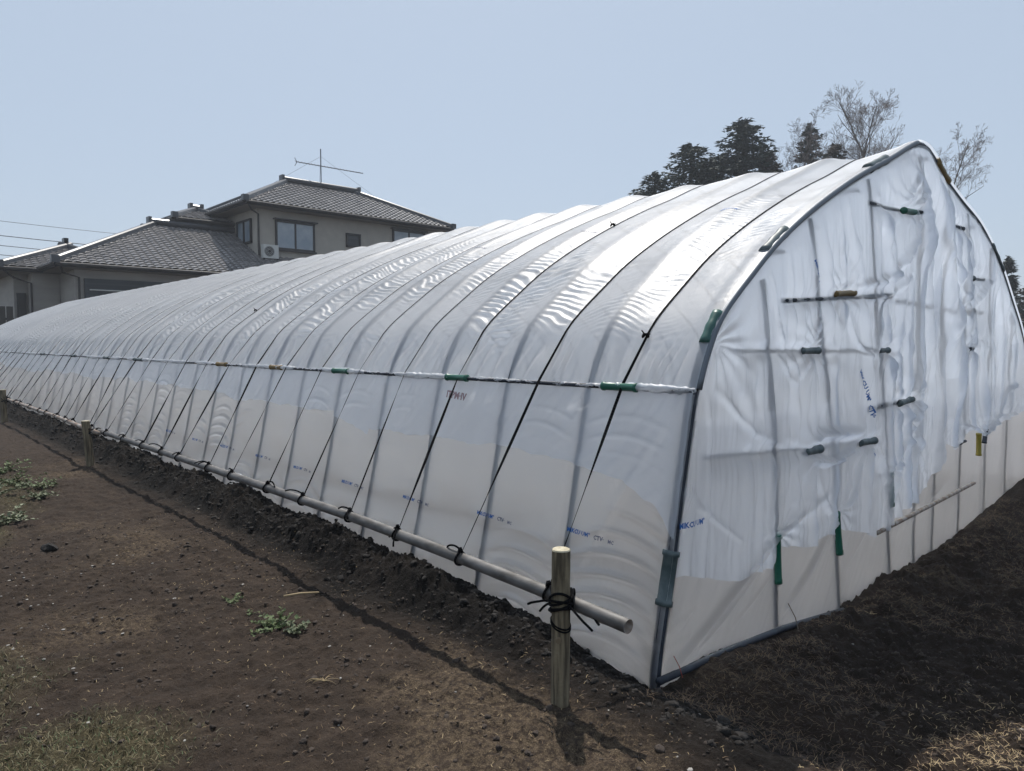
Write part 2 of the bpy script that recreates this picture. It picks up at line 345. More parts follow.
# side film (near side), from eave to under the soil
def side_surf(y, z):
    i, u = bay(y); b = np.sin(np.pi * u)
    hold = sst(0, .16, np.minimum(u, 1 - u)); o = 0 * y
    o = o + .010 * b * fbm(y * 1.1, z * 1.4, 2, 101) * 2
    cat = 1.25 - z + .22 * (2 * (u - .5)) ** 2 * -1
    ph = (z + .10 * (2 * u - 1) ** 2 + .035 * fbm(y * 1.5, z * 2, 2, 103)) / .105
    amp = sst(-.25, .3, fbm(y * .9, z * 1.6, 2, 105)) * sst(1.3, 1.0, z) * (.35 + .65 * BW[i])
    wv = np.exp(-((ph % 1 - .5) / .12) ** 2)
    o = o + .026 * wv * amp * (.3 + .7 * b) * sst(14, 7, y) + .006 * wv * amp * sst(7, 14, y)
    # long diagonals pulled from the near eave corner
    d = (y - .05) + (z - 1.30) * .55
    o = o + .006 * np.exp(-(d / .025) ** 2) * sst(.0, .2, y) * sst(1.2, .6, y)
    return side_x(z) - .0202 - .008 * sst(.12, 0, y) - (o + .002 * fbm(y * 5, z * 5, 2, 107)) * (.12 + .88 * hold)
zz = np.concatenate([np.arange(-.30, 1.335, .0125), [1.335]])
ys = np.unique(np.concatenate([[-.03, -.015]] + [np.linspace(RIBY[i], RIBY[i + 1], (30 if i < 12 else 14), endpoint=False) for i in range(NB)] + [[RIBY[-1] + .03]]))
YY, ZZ = np.meshgrid(ys, zz)
mesh_obj('side_film', np.stack([side_surf(YY, ZZ), YY, ZZ], -1).reshape(-1, 3), grid_faces(len(zz), len(ys)), FILM_SIDE, GH, True)
# the flap of roof film hanging over the side film, ragged hem
hy = [-.03, .0, .06, .14, .34, .63, .87, 1.13, 1.41, 1.73, 2.07, 2.5, 3.0, 3.5, 4.07, 5]; hz = [.62, .645, .72, .78, .85, .893, .906, .939, .941, .923, .93, .91, .925, 1.0, .98, 1.02]
yf = np.unique(np.concatenate([np.linspace(-.03, 8, 500), np.linspace(8, LEN, 500)])); tf = np.linspace(0, 1, 46)
hem = np.interp(yf, hy, hz) + .035 * fbm(yf * 4, yf * 0, 4, 111, .65) + sst(4, 6, yf) * .12 * fbm(yf * .9, yf * 0 + 2, 3, 113)
hem = np.where((yf > 2.95) & (yf < 3.55), hem - .05, hem)
YY, TT = np.meshgrid(yf, tf); ZZ = 1.345 + (hem[None, :] - 1.345) * TT
i_, u_ = bay(YY)
o2 = .008 + .010 * TT * (1 + fbm(YY * 3, ZZ * 2, 3, 115)) + .022 * (1 - TT) ** 2 * np.abs(fbm(YY * 14 + ZZ * 6, ZZ * 3, 3, 117)) + .016 * np.abs(fbm(YY * 7 + ZZ * 5, ZZ * 4, 3, 119)) * sst(0, .2, TT)
mesh_obj('film_flap', np.stack([side_surf(YY, ZZ) - o2, YY, ZZ], -1).reshape(-1, 3), grid_faces(len(tf), len(yf)), FILM_ROOF, GH, True)
# crumpled film rolled over the eave pipe
yr = np.concatenate([np.linspace(-.03, 7, 900, endpoint=False), np.linspace(7, LEN, 1000)]); na = 12; A = np.linspace(0, 2 * np.pi, na + 1)
YR, AR = np.meshgrid(yr, A); rad = .007 + .016 * np.abs(fbm(YR * 7, np.cos(AR) * 2 + 4, 3, 121)) + .012 * fbm(YR * 26, np.sin(AR) * 2 + 4, 3, 123) + .016 * sst(.35, .75, vn(YR * 2.3, YR * 0, 4)) + .006 * fbm(YR * 60 + AR * 3, AR * 2, 2, 125)
ex, ez = prof(S_EAVE, .034)
mesh_obj('film_roll', np.stack([ex + rad * np.cos(AR), YR, ez + .004 + rad * np.sin(AR) * .8 + .006 * fbm(YR * 2, AR * 0, 2, 127)], -1).reshape(-1, 3), grid_faces(na + 1, len(yr)), FILM_ROOF, GH, True)
m = MB(); m.tube([(ex, y, ez) for y in np.linspace(-.02, LEN, 40)], .0125, 10); m.build('eave_pipe', PIPE, GH, True)
# far side film and back end sheet
sf = np.linspace(S_RE, S_END, 50); yq = np.linspace(-.03, LEN + .03, 260); YY, SS = np.meshgrid(yq, sf); X, Z = prof(SS, .03 + .012 * fbm(YY * 2, SS * 4, 3, 131))
mesh_obj('side_film', np.stack([X, YY, Z], -1).reshape(-1, 3), grid_faces(len(sf), len(yq)), FILM_SIDE, GH, True)
def ztop(x): return np.interp(x, PR[:, 0], PR[:, 1])
xb = np.linspace(.02, 7.46, 90); tb = np.linspace(0, 1, 60); XB, TB = np.meshgrid(xb, tb); ZB = -.3 + (ztop(XB) + .3 + .015) * TB
mesh_obj('end_film', np.stack([XB, LEN + .03 + .015 * fbm(XB * 3, ZB, 3, 133), ZB], -1).reshape(-1, 3), grid_faces(60, 90), FILM_END, GH, True)
# ribs
def arch_pts(n=90, off=0.): return [(lambda a: (float(a[0]), float(a[1])))(prof(s, off)) for s in np.linspace(S_BASE - .2, S_END - .1, n)]
AP = arch_pts()
for i in range(NB + 1):
    m = MB(); y = RIBY[i]
    r = .028 if i == 0 else .0198
    m.tube([(x, y, z) for x, z in (AP if i < 16 else AP[::2])], r, 12 if i == 0 else 8)
    if i == 0: tag(m.build('hoop', PIPE, GH, True), 'thick end hoop carrying the clips')
    else: m.build('hoop', PIPE, GH, True)
# pole couplings seen on the side
def coupling(i, z, hgt, r, mat, name='coupling'):
    y = RIBY[i]; m = MB(); x0, x1 = float(side_x(z - hgt / 2)), float(side_x(z + hgt / 2)); a = Vector((x0 - .004, y, z - hgt / 2)); b = Vector((x1 - .004, y, z + hgt / 2))
    q = [(a.lerp(b, t), rr) for t, rr in ((0, r * 1.18), (.09, r * 1.18), (.11, r), (.89, r), (.91, r * 1.18), (1, r * 1.18))]
    m.tube([p for p, _ in q], [rr for _, rr in q], 14); return m.build(name, mat, GH, True)
coupling(0, .41, .27, .038, GREYC)
coupling(2, 1.09, .05, .024, PIPE)
def arch_clip(x, ln, r, mat, name='film_clip'):
    s0 = float(np.interp(x, PR[:, 0], SL)); m = MB(); P = []
    for s in np.linspace(s0 - ln / 2, s0 + ln / 2, 9):
        a, b = prof(s, .012); P.append((float(a), -.006, float(b)))
    rr = [r * 1.12, r * 1.12, r, r, r * 1.1, r, r, r * 1.12, r * 1.12]; m.tube(P, rr, 14); return m.build(name, mat, GH, True)
arch_clip(.465, .20, .033, M_('dark green plastic', (.02, .09, .075), .4)); arch_clip(1.13, .28, .034, GREYC); arch_clip(2.62, .34, .036, GREYC)
arch_clip(4.03, .34, .036, BROWNC); arch_clip(5.85, .5, .03, GREYC)
for (y0, y1, mt) in ((.33, .57, GREEN), (1.80, 2.03, GREEN), (3.42, 3.68, GREEN), (4.72, 4.97, BROWNC), (6.16, 6.42, BROWNC), (9.35, 9.75, GREYC), (11.2, 11.5, GREYC), (13.6, 13.9, GREYC), (16.5, 16.9, GREYC)):
    m = MB(); x_, z_ = prof(S_EAVE, .045); m.tube([(float(x_), y, float(z_)) for y in (y0, y0 + .015, y0 + .02, y1 - .02, y1 - .015, y1)], [.026, .026, .022, .022, .026, .026], 14); m.build('eave_clip', mt, GH, True)
m = MB(); m.tube([(float(a), -.036, float(b)) for a, b in (prof(s, .012) for s in np.linspace(S_EAVE + .02, S_EAVE + 3.65, 70))], .018, 12); m.build('edge_pipe', M_('edge pipe', (.13, .15, .175), .5, .3), GH, True)
# ground pipe at the foot of the end, with open end
m = MB(); m.tube([(-.05, -.055, -.065), (.6, -.055, -.10), (1.25, -.055, -.155), (2.2, -.055, -.28)], .019, 12); m.build('base_pipe', PIPE, GH, True)

# ------------------------------------------------------------------ end wall: frame, lower sheet, hanging upper sheet
def g_poly(x, z, pts, amp, wd):
    d = np.full(x.shape, 9.); P = seg(pts, max(2, 2 * len(pts))) if False else np.array(pts, float); tt = np.zeros(x.shape); n = len(P) - 1
    for k in range(n):
        a, b = P[k], P[k + 1]; ab = b - a; t_ = np.clip(((x - a[0]) * ab[0] + (z - a[1]) * ab[1]) / (ab @ ab), 0, 1)
        dd = np.hypot(x - a[0] - t_ * ab[0], z - a[1] - t_ * ab[1]); tt = np.where(dd < d, (k + t_) / n, tt); d = np.minimum(d, dd)
    return amp * np.exp(-(d / wd) ** 2) * np.sin(np.pi * np.clip(tt * .92 + .04, 0, 1)) ** .5
xl = np.arange(-.02, 7.5, .013); tl = np.linspace(0, 1, 140); XL, TL = np.meshgrid(xl, tl)
ZL = -.42 + (np.minimum(ztop(np.maximum(XL, .0)) - .005, 1.2) + .42) * TL
XL2 = XL
YL = -.023 - .006 * (fbm(XL * 2.2, ZL * 2.2, 3, 141) + 1) - .004 * np.abs(fbm(XL * 9 - ZL * 7, ZL * 2 + XL, 3, 143))
for P, a, wd in (([(.05, -.09), (.5, .12), (1.16, .42), (1.9, .60)], .040, .026), ([(.12, -.10), (.6, .10), (1.16, .37)], .030, .022), ([(1.28, -.08), (1.6, .12), (2.0, .38)], .040, .024),
                 ([(.7, .0), (1.15, .2)], .008, .012), ([(.03, .1), (.3, .2)], .008, .01), ([(1.95, .2), (2.3, .5), (2.9, .6)], .010, .02), ([(2.2, 0), (2.8, .35)], .008, .02), ([(3.2, .05), (4.5, .35)], .007, .03), ([(.0, .02), (.25, .07)], .006, .01)):
    YL = YL - g_poly(XL, ZL, P, a, wd)
YL = YL + .02 * sst(.05, -.02, XL)
mesh_obj('end_film', np.stack([XL2, YL, ZL], -1).reshape(-1, 3), grid_faces(len(tl), len(xl)), FILM_SIDE, GH, True)
# hem of upper sheet
ux = [0, .177, .6, 1.1, 1.2, 1.57, 1.98, 2.1, 2.45, 2.7, 2.95, 3.3, 3.6, 3.8, 4.0, 4.2, 4.5, 4.9, 5.4, 6, 7.5]; uz = [.42, .41, .285, .27, .36, .30, .36, .30, .22, .14, .18, .28, .33, .42, .60, .72, .62, .78, .66, .75, .85]
xs = np.arange(.02, 7.46, .0125); tu = np.linspace(0, 1, 250); XS, TU = np.meshgrid(xs, tu)
hemx = np.interp(xs, ux, uz) + .02 * fbm(xs * 6, xs * 0, 3, 151)
top = ztop(xs) + .012; hemx = np.minimum(hemx, top - .02)
ZS = hemx[None, :] + (top - hemx)[None, :] * TU
PRESS = [((1.17, 1.85), (2.5, 1.95), .05), ((.69, 1.555), (1.9, 1.545), .05), ((2.45, 2.585), (3.25, 2.615), .05), ((.36, 1.0), (1.7, .92), .05), ((2.2, .89), (2.65, .885), .05), ((2.9, 1.12), (3.4, 1.15), .05), ((2.6, 1.545), (2.95, 1.545), .05),
         ((1.25, -.1), (1.15, .5), .05), ((2.17, -.1), (1.98, .5), .05), ((3.12, 0), (2.95, .6), .05), ((1.1, 1.2), (.97, 1.98), .05), ((1.75, 1.5), (1.58, 2.38), .05), ((2.9, 1.3), (2.7, 2.0), .05), ((4.1, 2.63), (4.6, 2.64), .06), ((4.7, 2.2), (5.3, 2.22), .06)]
def end_disp(x, z):
    reg = .35 + .9 * np.exp(-((x - 3.9) / 1.5) ** 2) + .3 * np.exp(-((x - 1.6) / .7) ** 2)
    drop = sst(0, .5, ztop(x) - z)                       # taut where it is clipped to the hoop
    lean = (x - 3.6) * .10 * (3.2 - z)
    n1 = np.abs(fbm((x + .06 * z) * 5.2 + .5 * fbm(x, z * .8, 2, 161), z * .55, 2, 163)); n2 = np.abs(fbm(x * 13, z * .9, 2, 165))
    D = reg * drop * (.050 * (1 - sst(0, .20, n1)) + .010 * (1 - sst(0, .14, n2)))
    D = D + .030 * reg * drop * (fbm(x * 1.6, z * .8, 2, 167) + .6)
    D = D + .0025 * drop * (1 - sst(0, .25, np.abs(fbm(x * 26, z * 1.1, 2, 169)))) * sst(1.0, 1.5, z)
    D = D + .010 * sst(1.7, .6, z) * np.abs(fbm(x * 4, z * 4, 4, 171))   # rumpled low down
    D = D + sst(3.3, 4.2, x) * sst(1.1, .8, z) * .05 * np.abs(fbm(x * 5, z * 6, 4, 173))
    # drooping folds
    for P, a, wd in (([(2.15, 1.97), (2.6, 2.04), (2.95, 2.20), (3.15, 2.42), (3.22, 2.6)], .045, .028), ([(2.2, 1.93), (2.6, 1.92), (2.9, 2.0), (3.1, 2.15)], .025, .022),
                     ([(2.55, 2.62), (2.75, 2.3), (2.7, 1.7), (2.95, 1.1)], .05, .05), ([(3.15, 3.0), (3.5, 2.2), (3.75, 1.2)], .07, .07), ([(3.6, 3.05), (4.0, 2.2), (4.3, 1.3), (4.25, .9)], .09, .10),
                     ([(4.3, 2.85), (4.5, 2.2), (4.75, 1.6)], .05, .06), ([(4.0, 3.0), (4.15, 2.4), (4.6, 1.9), (4.7, 1.5)], .04, .03), ([(5.45, 2.5), (5.4, 2.2), (4.9, 1.95)], .05, .035), ([(5.5, 2.5), (5.8, 1.8), (5.9, 1.0)], .05, .06), ([(6.0, 2.2), (6.4, 1.6), (6.3, .8)], .05, .06),
                     ([(1.45, .93), (1.6, 1.01), (1.9, 1.0), (2.35, .97)], .07, .035), ([(1.5, .87), (1.75, .82), (2.1, .86), (2.4, .93)], .05, .022), ([(1.55, .85), (1.8, .5), (2.0, .35)], .02, .02), ([(2.4, .8), (2.2, .55), (2.05, .42)], .025, .02),
                     ([(.95, 1.95), (1.05, 1.6), (1.3, 1.35)], .02, .012), ([(1.02, 2.0), (1.12, 1.65), (1.35, 1.4)], .02, .012), ([(1.55, 2.0), (1.62, 1.75), (1.5, 1.58)], .03, .02), ([(1.75, 1.9), (1.65, 1.5), (1.75, 1.0)], .02, .02), ([(2.0, 1.9), (2.2, 1.6), (2.45, 1.5)], .02, .02),
                     ([(3.3, 3.1), (3.15, 2.8), (2.95, 2.63)], .03, .02), ([(3.4, 3.1), (3.35, 2.8), (3.1, 2.6)], .03, .02), ([(.05, .95), (.3, .75), (.7, .5)], .012, .015), ([(.45, 1.35), (.8, 1.1), (1.3, .95)], .014, .02), ([(2.65, .86), (2.9, .5), (3.0, .35)], .03, .025), ([(3.45, 1.1), (3.2, .8), (3.0, .6)], .03, .02),
                     ([(3.1, 1.15), (3.4, .8), (3.7, .5)], .03, .02), ([(5.4, .68), (5.9, .85), (6.6, 1.3)], .04, .02), ([(5.4, .65), (6.0, .7), (6.7, .8)], .04, .02), ([(5.4, .6), (5.1, .75), (4.6, .85)], .04, .02), ([(5.4, .75), (5.3, 1.1), (5.25, 1.6)], .04, .025), ([(5.4, .6), (5.9, .55), (6.6, .5)], .03, .02)):
        D = D + g_poly(x, z, P, a * 1.15, wd)
    # radiating pulls at the clips
    for (a, b, am, nn) in ((2.0, 1.93, .014, 13), (1.57, 1.56, .012, 15), (3.1, 2.62, .014, 11), (1.58, .93, .010, 11), (2.5, .88, .012, 11), (3.3, 1.15, .016, 11), (1.18, .45, .010, 13), (2.02, .45, .010, 13), (2.98, .62, .012, 11), (4.85, 1.54, .018, 12), (5.4, .66, .02, 15), (4.9, 2.2, .015, 12), (2.78, 1.55, .012, 12), (.45, 1.6, .01, 14)):
        r = np.hypot(x - a, z - b); th = np.arctan2(z - b, x - a)
        D = D + 1.9 * am * np.exp(-(r / .30)) * (.5 + .5 * np.cos(nn * th + 3 * fbm(x * 3, z * 3, 2, 175))) * sst(0, .05, r) - .02 * np.exp(-(r / .06) ** 2)
    # pressed against the pipes the sheet hangs over
    for a, b, wd in PRESS:
        k = g_poly(x, z, [a, b], 1., wd); D = D * (1 - .85 * k)
    return np.maximum(D, .0) * sst(0, .25, np.minimum(x, 7.5 - x) + .1)
YS = -.036 - end_disp(XS, ZS)
YS = YS + .014 * sst(.16, 0, ztop(XS) - ZS)
mesh_obj('end_sheet', np.stack([XS, YS, ZS], -1).reshape(-1, 3), grid_faces(len(tu), len(xs)), FILM_END, GH, True)
# end frame poles (behind the sheet) and cross pipes
for (xb_, xt_, zt) in ((1.25, .97, 1.98), (2.17, 1.56, 2.40), (3.12, 2.45, 2.78), (3.62, 3.45, 3.1), (4.06, 4.2, 2.95), (4.82, 4.78, 2.82), (5.67, 5.55, 2.55), (6.48, 6.4, 2.1)):
    m = MB(); m.tube([(xb_, .0, -.4), (xb_ + (xt_ - xb_) * .35, .0, .9), (xt_, .0, zt - .02)], .0205, 10); m.build('end_pole', PIPE, GH, True)
def y_sheet(q): return float(end_disp(np.array([float(q[0])]), np.array([float(q[1])]))[0])
def cp(a, b, r=.0165, mat=PIPE, name='cross_pipe', y=-.06, y2=None):
    m = MB(); a = np.array(a); b = np.array(b); P = []
    for t in np.linspace(0, 1, 9): q = a + (b - a) * t; P.append((q[0], y if y > -.05 else -.018 - y_sheet(q) * .9, q[1]))
    m.tube(P, r, 10); return m.build(name, mat, GH, True)
def clip(a, b, mat, r=.026, y=-.09):
    r *= .86; m = MB(); ym = -.032 - (y_sheet(a) + y_sheet(b)) / 2; a = Vector((a[0], ym, a[1])); b = Vector((b[0], ym, b[1]))
    q = ((0, r * 1.1), (.08, r * 1.1), (.1, r), (.5, r * .97), (.9, r), (.92, r * 1.1), (1, r * 1.1)); m.tube([a.lerp(b, t) for t, _ in q], [k for _, k in q], 14); return m.build('film_clip', mat, GH, True)
cp((1.17, 1.85), (2.85, 1.955)); clip((1.88, 1.925), (2.2, 1.945), BROWNC, .024)
cp((.69, 1.555), (2.9, 1.545), y=.02); clip((1.42, 1.552), (1.66, 1.552), GREYC, .026)
cp((2.45, 2.585), (3.3, 2.62)); clip((2.98, 2.60), (3.25, 2.615), GREEN, .028); cp((2.43, 2.588), (2.52, 2.590), .022, PIPE, 'pipe_end', -.085)
cp((.36, 1.0), (1.7, .92), y=.01); clip((1.47, .915), (1.69, .915), GREYC, .032, -.10)
cp((1.5, .93), (2.6, .885), y=.0); clip((2.36, .888), (2.64, .880), GREYC, .030, -.10)
clip((3.08, 1.13), (3.36, 1.15), GREYC, .030, -.12); cp((2.5, 1.12), (3.3, 1.15), .022, PIPE, y=-.03)
clip((2.66, 1.545), (2.86, 1.545), GREYC, .026, -.11)
cp((4.22, 2.63), (4.6, 2.64), .024, PIPE, y=-.14); cp((4.75, 2.2), (5.3, 2.22), .018, PIPE, y=-.10); clip((4.72, 2.2), (4.86, 2.205), GREYC, .03, -.12)
cp((4.62, 1.90), (4.97, 1.905), .022, PIPE, y=-.14); clip((4.80, 1.545), (4.90, 1.55), PIPE, .03, -.15); cp((3.1, 1.92), (5.4, 1.90), y=.03)
clip((1.17, .44), (1.20, .135), GREEN, .030, -.075); clip((2.0, .445), (2.075, .14), GREEN, .030, -.075); clip((2.965, .62), (3.01, .33), GREEN, .030, -.10)
clip((5.15, .72), (5.17, .50), M_('yellow plastic', (.30, .24, .03), .5), .028, -.10); clip((5.42, .74), (5.38, .60), PIPE, .025, -.10)
cp((4.54, .65), (4.88, .665), .014, PIPE, 'cross_pipe', -.075)
cp((2.72, .17), (5.19, .22), .018, RUST, 'cross_pipe', -.049)
m = MB(); m.tube([(.07, -.06, .03), (.10, -.075, -.03), (.12, -.08, -.09)], .0025, 5); m.build('tie_wire', REDW, GH)
m = MB(); m.tube([(1.27, -.07, .0), (1.33, -.09, -.1), (1.36, -.1, -.2)], .003, 5); m.build('tie_wire', RUST, GH)
# inner frame of the house: purlins
for s_ in (1.9, 3.1, 4.55, 6.0):
    x_, z_ = prof(S_EAVE + s_ - .6, -.10); m = MB(); m.tube([(float(x_), y, float(z_)) for y in (0.02, 10, 20, LEN)], .012, 8); m.build('purlin', PIPE, GH, True)
# printed marks on the film
def text_mesh(body, size):
    cu = bpy.data.curves.new('printed_text', 'FONT'); cu.body = body; cu.size = size; cu.resolution_u = 1; cu.offset = .0012 * size / .03
    o = bpy.data.objects.new('tmp', cu); C.objects.link(o); bpy.context.view_layer.update()
    me = bpy.data.meshes.new_from_object(o.evaluated_get(bpy.context.evaluated_depsgraph_get())); bpy.data.objects.remove(o); return me
T_BLUE = text_mesh('MIKCU UM\u00b0', .038); T_GREY = text_mesh('CTV\u00b7', .028); T_MC = text_mesh('MC', .028)
def printed(me, mat, surf, a, b, flip=False):
    """lay text along the line a->b on a film surface; surf(p,q)->Vector point"""
    o_me = me.copy(); o_me.materials.clear(); o_me.materials.append(mat)
    a = Vector(a); b = Vector(b); d = (b - a); ln = d.length; d.normalize(); nrm = Vector((-d.y, d.x))
    xs_ = [v.co.x for v in o_me.vertices]; w0 = max(xs_); k = ln / w0
    for v in o_me.vertices:
        q = a + d * v.co.x * k + nrm * v.co.y * k * (1 if ln / w0 < 2 else 1); v.co = surf(q.x, q.y)
    o = bpy.data.objects.new('printed_text', o_me); C.objects.link(o); o.parent = GH; return o
def s_side(p, q): y = -p; return Vector((float(side_surf(np.array([y]), np.array([q]))[0]) - .004, y, q))
for (ya, yb, za, zb) in ((.70, .52, .515, .512), (1.50, 1.33, .475, .47), (2.36, 2.2, .445, .44), (3.26, 3.08, .432, .43), (4.15, 3.98, .44, .44), (5.0, 4.83, .45, .45), (5.9, 5.72, .45, .45), (6.8, 6.62, .44, .44), (7.8, 7.6, .45, .45)):
    printed(T_BLUE, INK, s_side, (-ya, za), (-yb, zb)); printed(T_GREY, INKG, s_side, (-yb + .03, zb), (-yb + .10, zb - .003)); printed(T_MC, INKG, s_side, (-yb + .13, zb - .004), (-yb + .17, zb - .006))
printed(text_mesh('ITPM\u00b7IV', .03), INKR, lambda p, q: s_side(p, q) + Vector((-.02, 0, 0)), (-2.0, 1.215), (-1.78, 1.20))
def s_end(p, q): return Vector((p, -.036 - float(end_disp(np.array([p]), np.array([q]))[0]) - .006, q))
printed(T_BLUE, INK, s_end, (1.50, 2.11), (1.59, 1.93)); printed(T_BLUE, INK, s_end, (2.27, 1.40), (2.43, 1.17)); printed(T_GREY, INK, s_end, (2.44, 1.15), (2.47, 1.06))
printed(T_BLUE, INK, s_end, (.13, .66), (.34, .66)); printed(T_BLUE, INK, s_end, (2.50, .80), (2.57, .72))
def s_roof(p, q):
    y = -p; s = q; x, z = prof(np.array([s]), roof_off(np.array([y]), np.array([s])) + .003); return Vector((float(x[0]), y, float(z[0])))
printed(T_BLUE, INK, s_roof, (-.80, S_EAVE + 2.02), (-.62, S_EAVE + 1.98)); printed(T_BLUE, INKG, s_roof, (-2.15, S_EAVE + 2.0), (-1.95, S_EAVE + 1.98)); printed(T_BLUE, INKG, s_roof, (-3.6, S_EAVE + 2.0), (-3.4, S_EAVE + 1.98))

# ------------------------------------------------------------------ rails, stakes, lashings, straps
RX, RZ = -.57, .455
def rail_z(y): return float(np.interp(y, [-.3, .05, 1, 2, 4.2, 7.8, 8.4, 16, 26], [.418, .438, .465, .480, .478, .468, .458, .455, .45]))
o = empty('rail_pipe', (RX, -.27, RZ), 'long galvanised steel pipe with an open end, lashed to the front and second stakes', 'pipe')
m = MB(); m.tube([(0, y + .27, rail_z(y) - RZ) for y in np.linspace(-.27, 8.5, 24)], .031, 20, cap=False); m.build('tube', GALV, o, True)
m = MB(); m.pipe_end((0, 0, rail_z(-.27) - RZ), (0, -1, 0), .031); m.build('open_end', RUST, o, True)
m = MB(); m.tube([(0, -.001, 0), (0, .22, 0)], [.0316, .0316], 20, cap=False); 
m = MB(); m.pipe_end((0, 8.77, rail_z(8.5) - RZ), (0, 1, 0), .031); m.build('open_end', RUST, o, True)
o2_ = empty('rail_pipe', (RX - .07, 8.05, RZ - .03), 'rusty brown steel pipe running on from the second stake past the third', 'pipe')
m = MB(); m.tube([(.065 * min(1, y / 3), y, rail_z(8.05 + y) - RZ + .03) for y in np.linspace(0, 18, 24)], .027, 16); m.build('tube', RUST, o2_, True)
def stake(x, y, zt, r, lean, label):
    z0 = gh(x, y) - .25
    o = empty('wooden_stake', (x, y, z0), label, 'stake'); n = 28; k = 14; vs = []; fs = []
    H_ = zt - z0
    for i in range(k):
        for j in range(n):
            a = 2 * math.pi * j / n; rr = r * (1 + .03 * math.sin(3 * a + i * .4) + .02 * math.sin(7 * a + i) + .012 * RND.uniform(-1, 1)); hgt = H_ * i / (k - 1)
            if i == k - 1: hgt -= .004
            vs.append((math.cos(a) * rr + lean[0] * hgt, math.sin(a) * rr + lean[1] * hgt, hgt))
    for i in range(k - 1):
        for j in range(n): fs.append((i * n + j, i * n + (j + 1) % n, (i + 1) * n + (j + 1) % n, (i + 1) * n + j))
    mesh_obj('post', vs, fs, WOOD, o, True)
    c = len(vs); ring = vs[-n:]; v2 = list(ring) + [(p[0] * .93 + lean[0] * H_ * .07, p[1] * .93 + lean[1] * H_ * .07, H_ + .002) for p in ring] + [(lean[0] * H_, lean[1] * H_, H_ + .003)]
    f2 = [(j, (j + 1) % n, n + (j + 1) % n, n + j) for j in range(n)] + [(n + j, n + (j + 1) % n, 2 * n) for j in range(n)]
    mesh_obj('cut_top', v2, f2, CUT, o, False); return o
st = [stake(-.647, .045, .695, .041, (0, 0), 'pale round wooden stake in the foreground holding up the open pipe end'),
      stake(-.66, 8.35, .60, .048, (-.06, .02), 'leaning round wooden stake in the middle where two pipes meet'),
      stake(-.655, 15.5, .655, .055, (0, .02), 'far round wooden stake at the left edge of the photo')]
m = MB(); m.tube([(-.035, -.021, .86 - .30), (-.043, -.027, .86 - .30)], [.016, .012], 10); m.build('knot', M_('wood knot', (.16, .12, .075), .9), st[0])
def ribbon(mb, pts, wd=.009): 
    mb.tube(pts, wd, 8)
def lashing(y, label, sc=1.):
    o = empty('lashing', (-.60, y, RZ), label, 'cord', 'lashings that tie the pipes to the stakes'); m = MB()
    for k in range(5):
        pts = []; ph = RND.uniform(0, 6); dz = RND.uniform(-.03, .03)
        for a in np.linspace(0, 2 * math.pi, 28): pts.append((-.045 + math.cos(a) * .052 + .0, math.sin(a) * .052 * sc, -.005 + dz + math.sin(a + ph) * .018 * (1 if k else 3)))
        ribbon(m, pts, .006)
    for k in range(4):
        pts = []; 
        for a in np.linspace(0, 2 * math.pi, 28): pts.append((.03 + math.cos(a) * .040, .055 * (k - 1.5) * .3 + math.cos(a) * .03 + .02, math.sin(a) * .040))
        ribbon(m, pts, .006)
    m.build('wrap', BLACK, o, True)
    for (dx, dy, dz, ln) in ((-.055, .05, .0, .13), (-.05, -.05, .0, .16), (-.06, .045, -.01, .10), (.02, -.09, -.02, .10)):
        m = MB(); p = Vector((dx, dy, dz)); d = Vector((RND.uniform(-.5, -.1), -1 if dy < 0 else 1, RND.uniform(-.45, .15))).normalized(); P = [p]
        for k in range(6): d = (d + Vector((RND.uniform(-.2, .2), 0, RND.uniform(-.2, .1)))).normalized(); p = p + d * ln / 6; P.append(p)
        ribbon(m, P, .0055); m.build('loose_end', BLACK, o, True)
    return o
lashing(.045, 'black cord lashing wrapped round the front stake and the open pipe end')
lashing(8.35, 'black cord lashing on the leaning middle stake where two pipes meet', 1.15)
lashing(15.5, 'black cord lashing on the far stake at the left edge', 1.3)
m = MB()
for k in range(2): m.tube([(-.647 + math.cos(a) * .043, .045 + math.sin(a) * .043, .355 + .012 * k + .02 * math.sin(a)) for a in np.linspace(0, 2 * math.pi, 26)], .004, 6)
tag(m.build('cord_loop', BLACK, None, True), 'thin black cord looped round the front stake below the pipe', 'cord')
NST = 40
ordi = ['first', 'second', 'third', 'fourth', 'fifth', 'sixth', 'seventh', 'eighth', 'ninth', 'tenth', 'eleventh', 'twelfth', 'thirteenth', 'fourteenth', 'fifteenth', 'sixteenth', 'seventeenth', 'eighteenth', 'nineteenth', 'twentieth']
def ordinal(n):
    if n <= 20: return ordi[n - 1]
    t_ = {2: 'twenty', 3: 'thirty', 4: 'forty'}
    return t_[n // 10] + '-' + ordi[n % 10 - 1] if n % 10 else {30: 'thirtieth', 40: 'fortieth'}[n]
ties = [.19, .843, 1.436, 1.988, 2.642, 3.225, 3.934, 4.461, 5.262, 5.779, 6.432, 7.176, 7.95, 8.7]
knots = {0: .35, 2: 2.15, 9: .9}
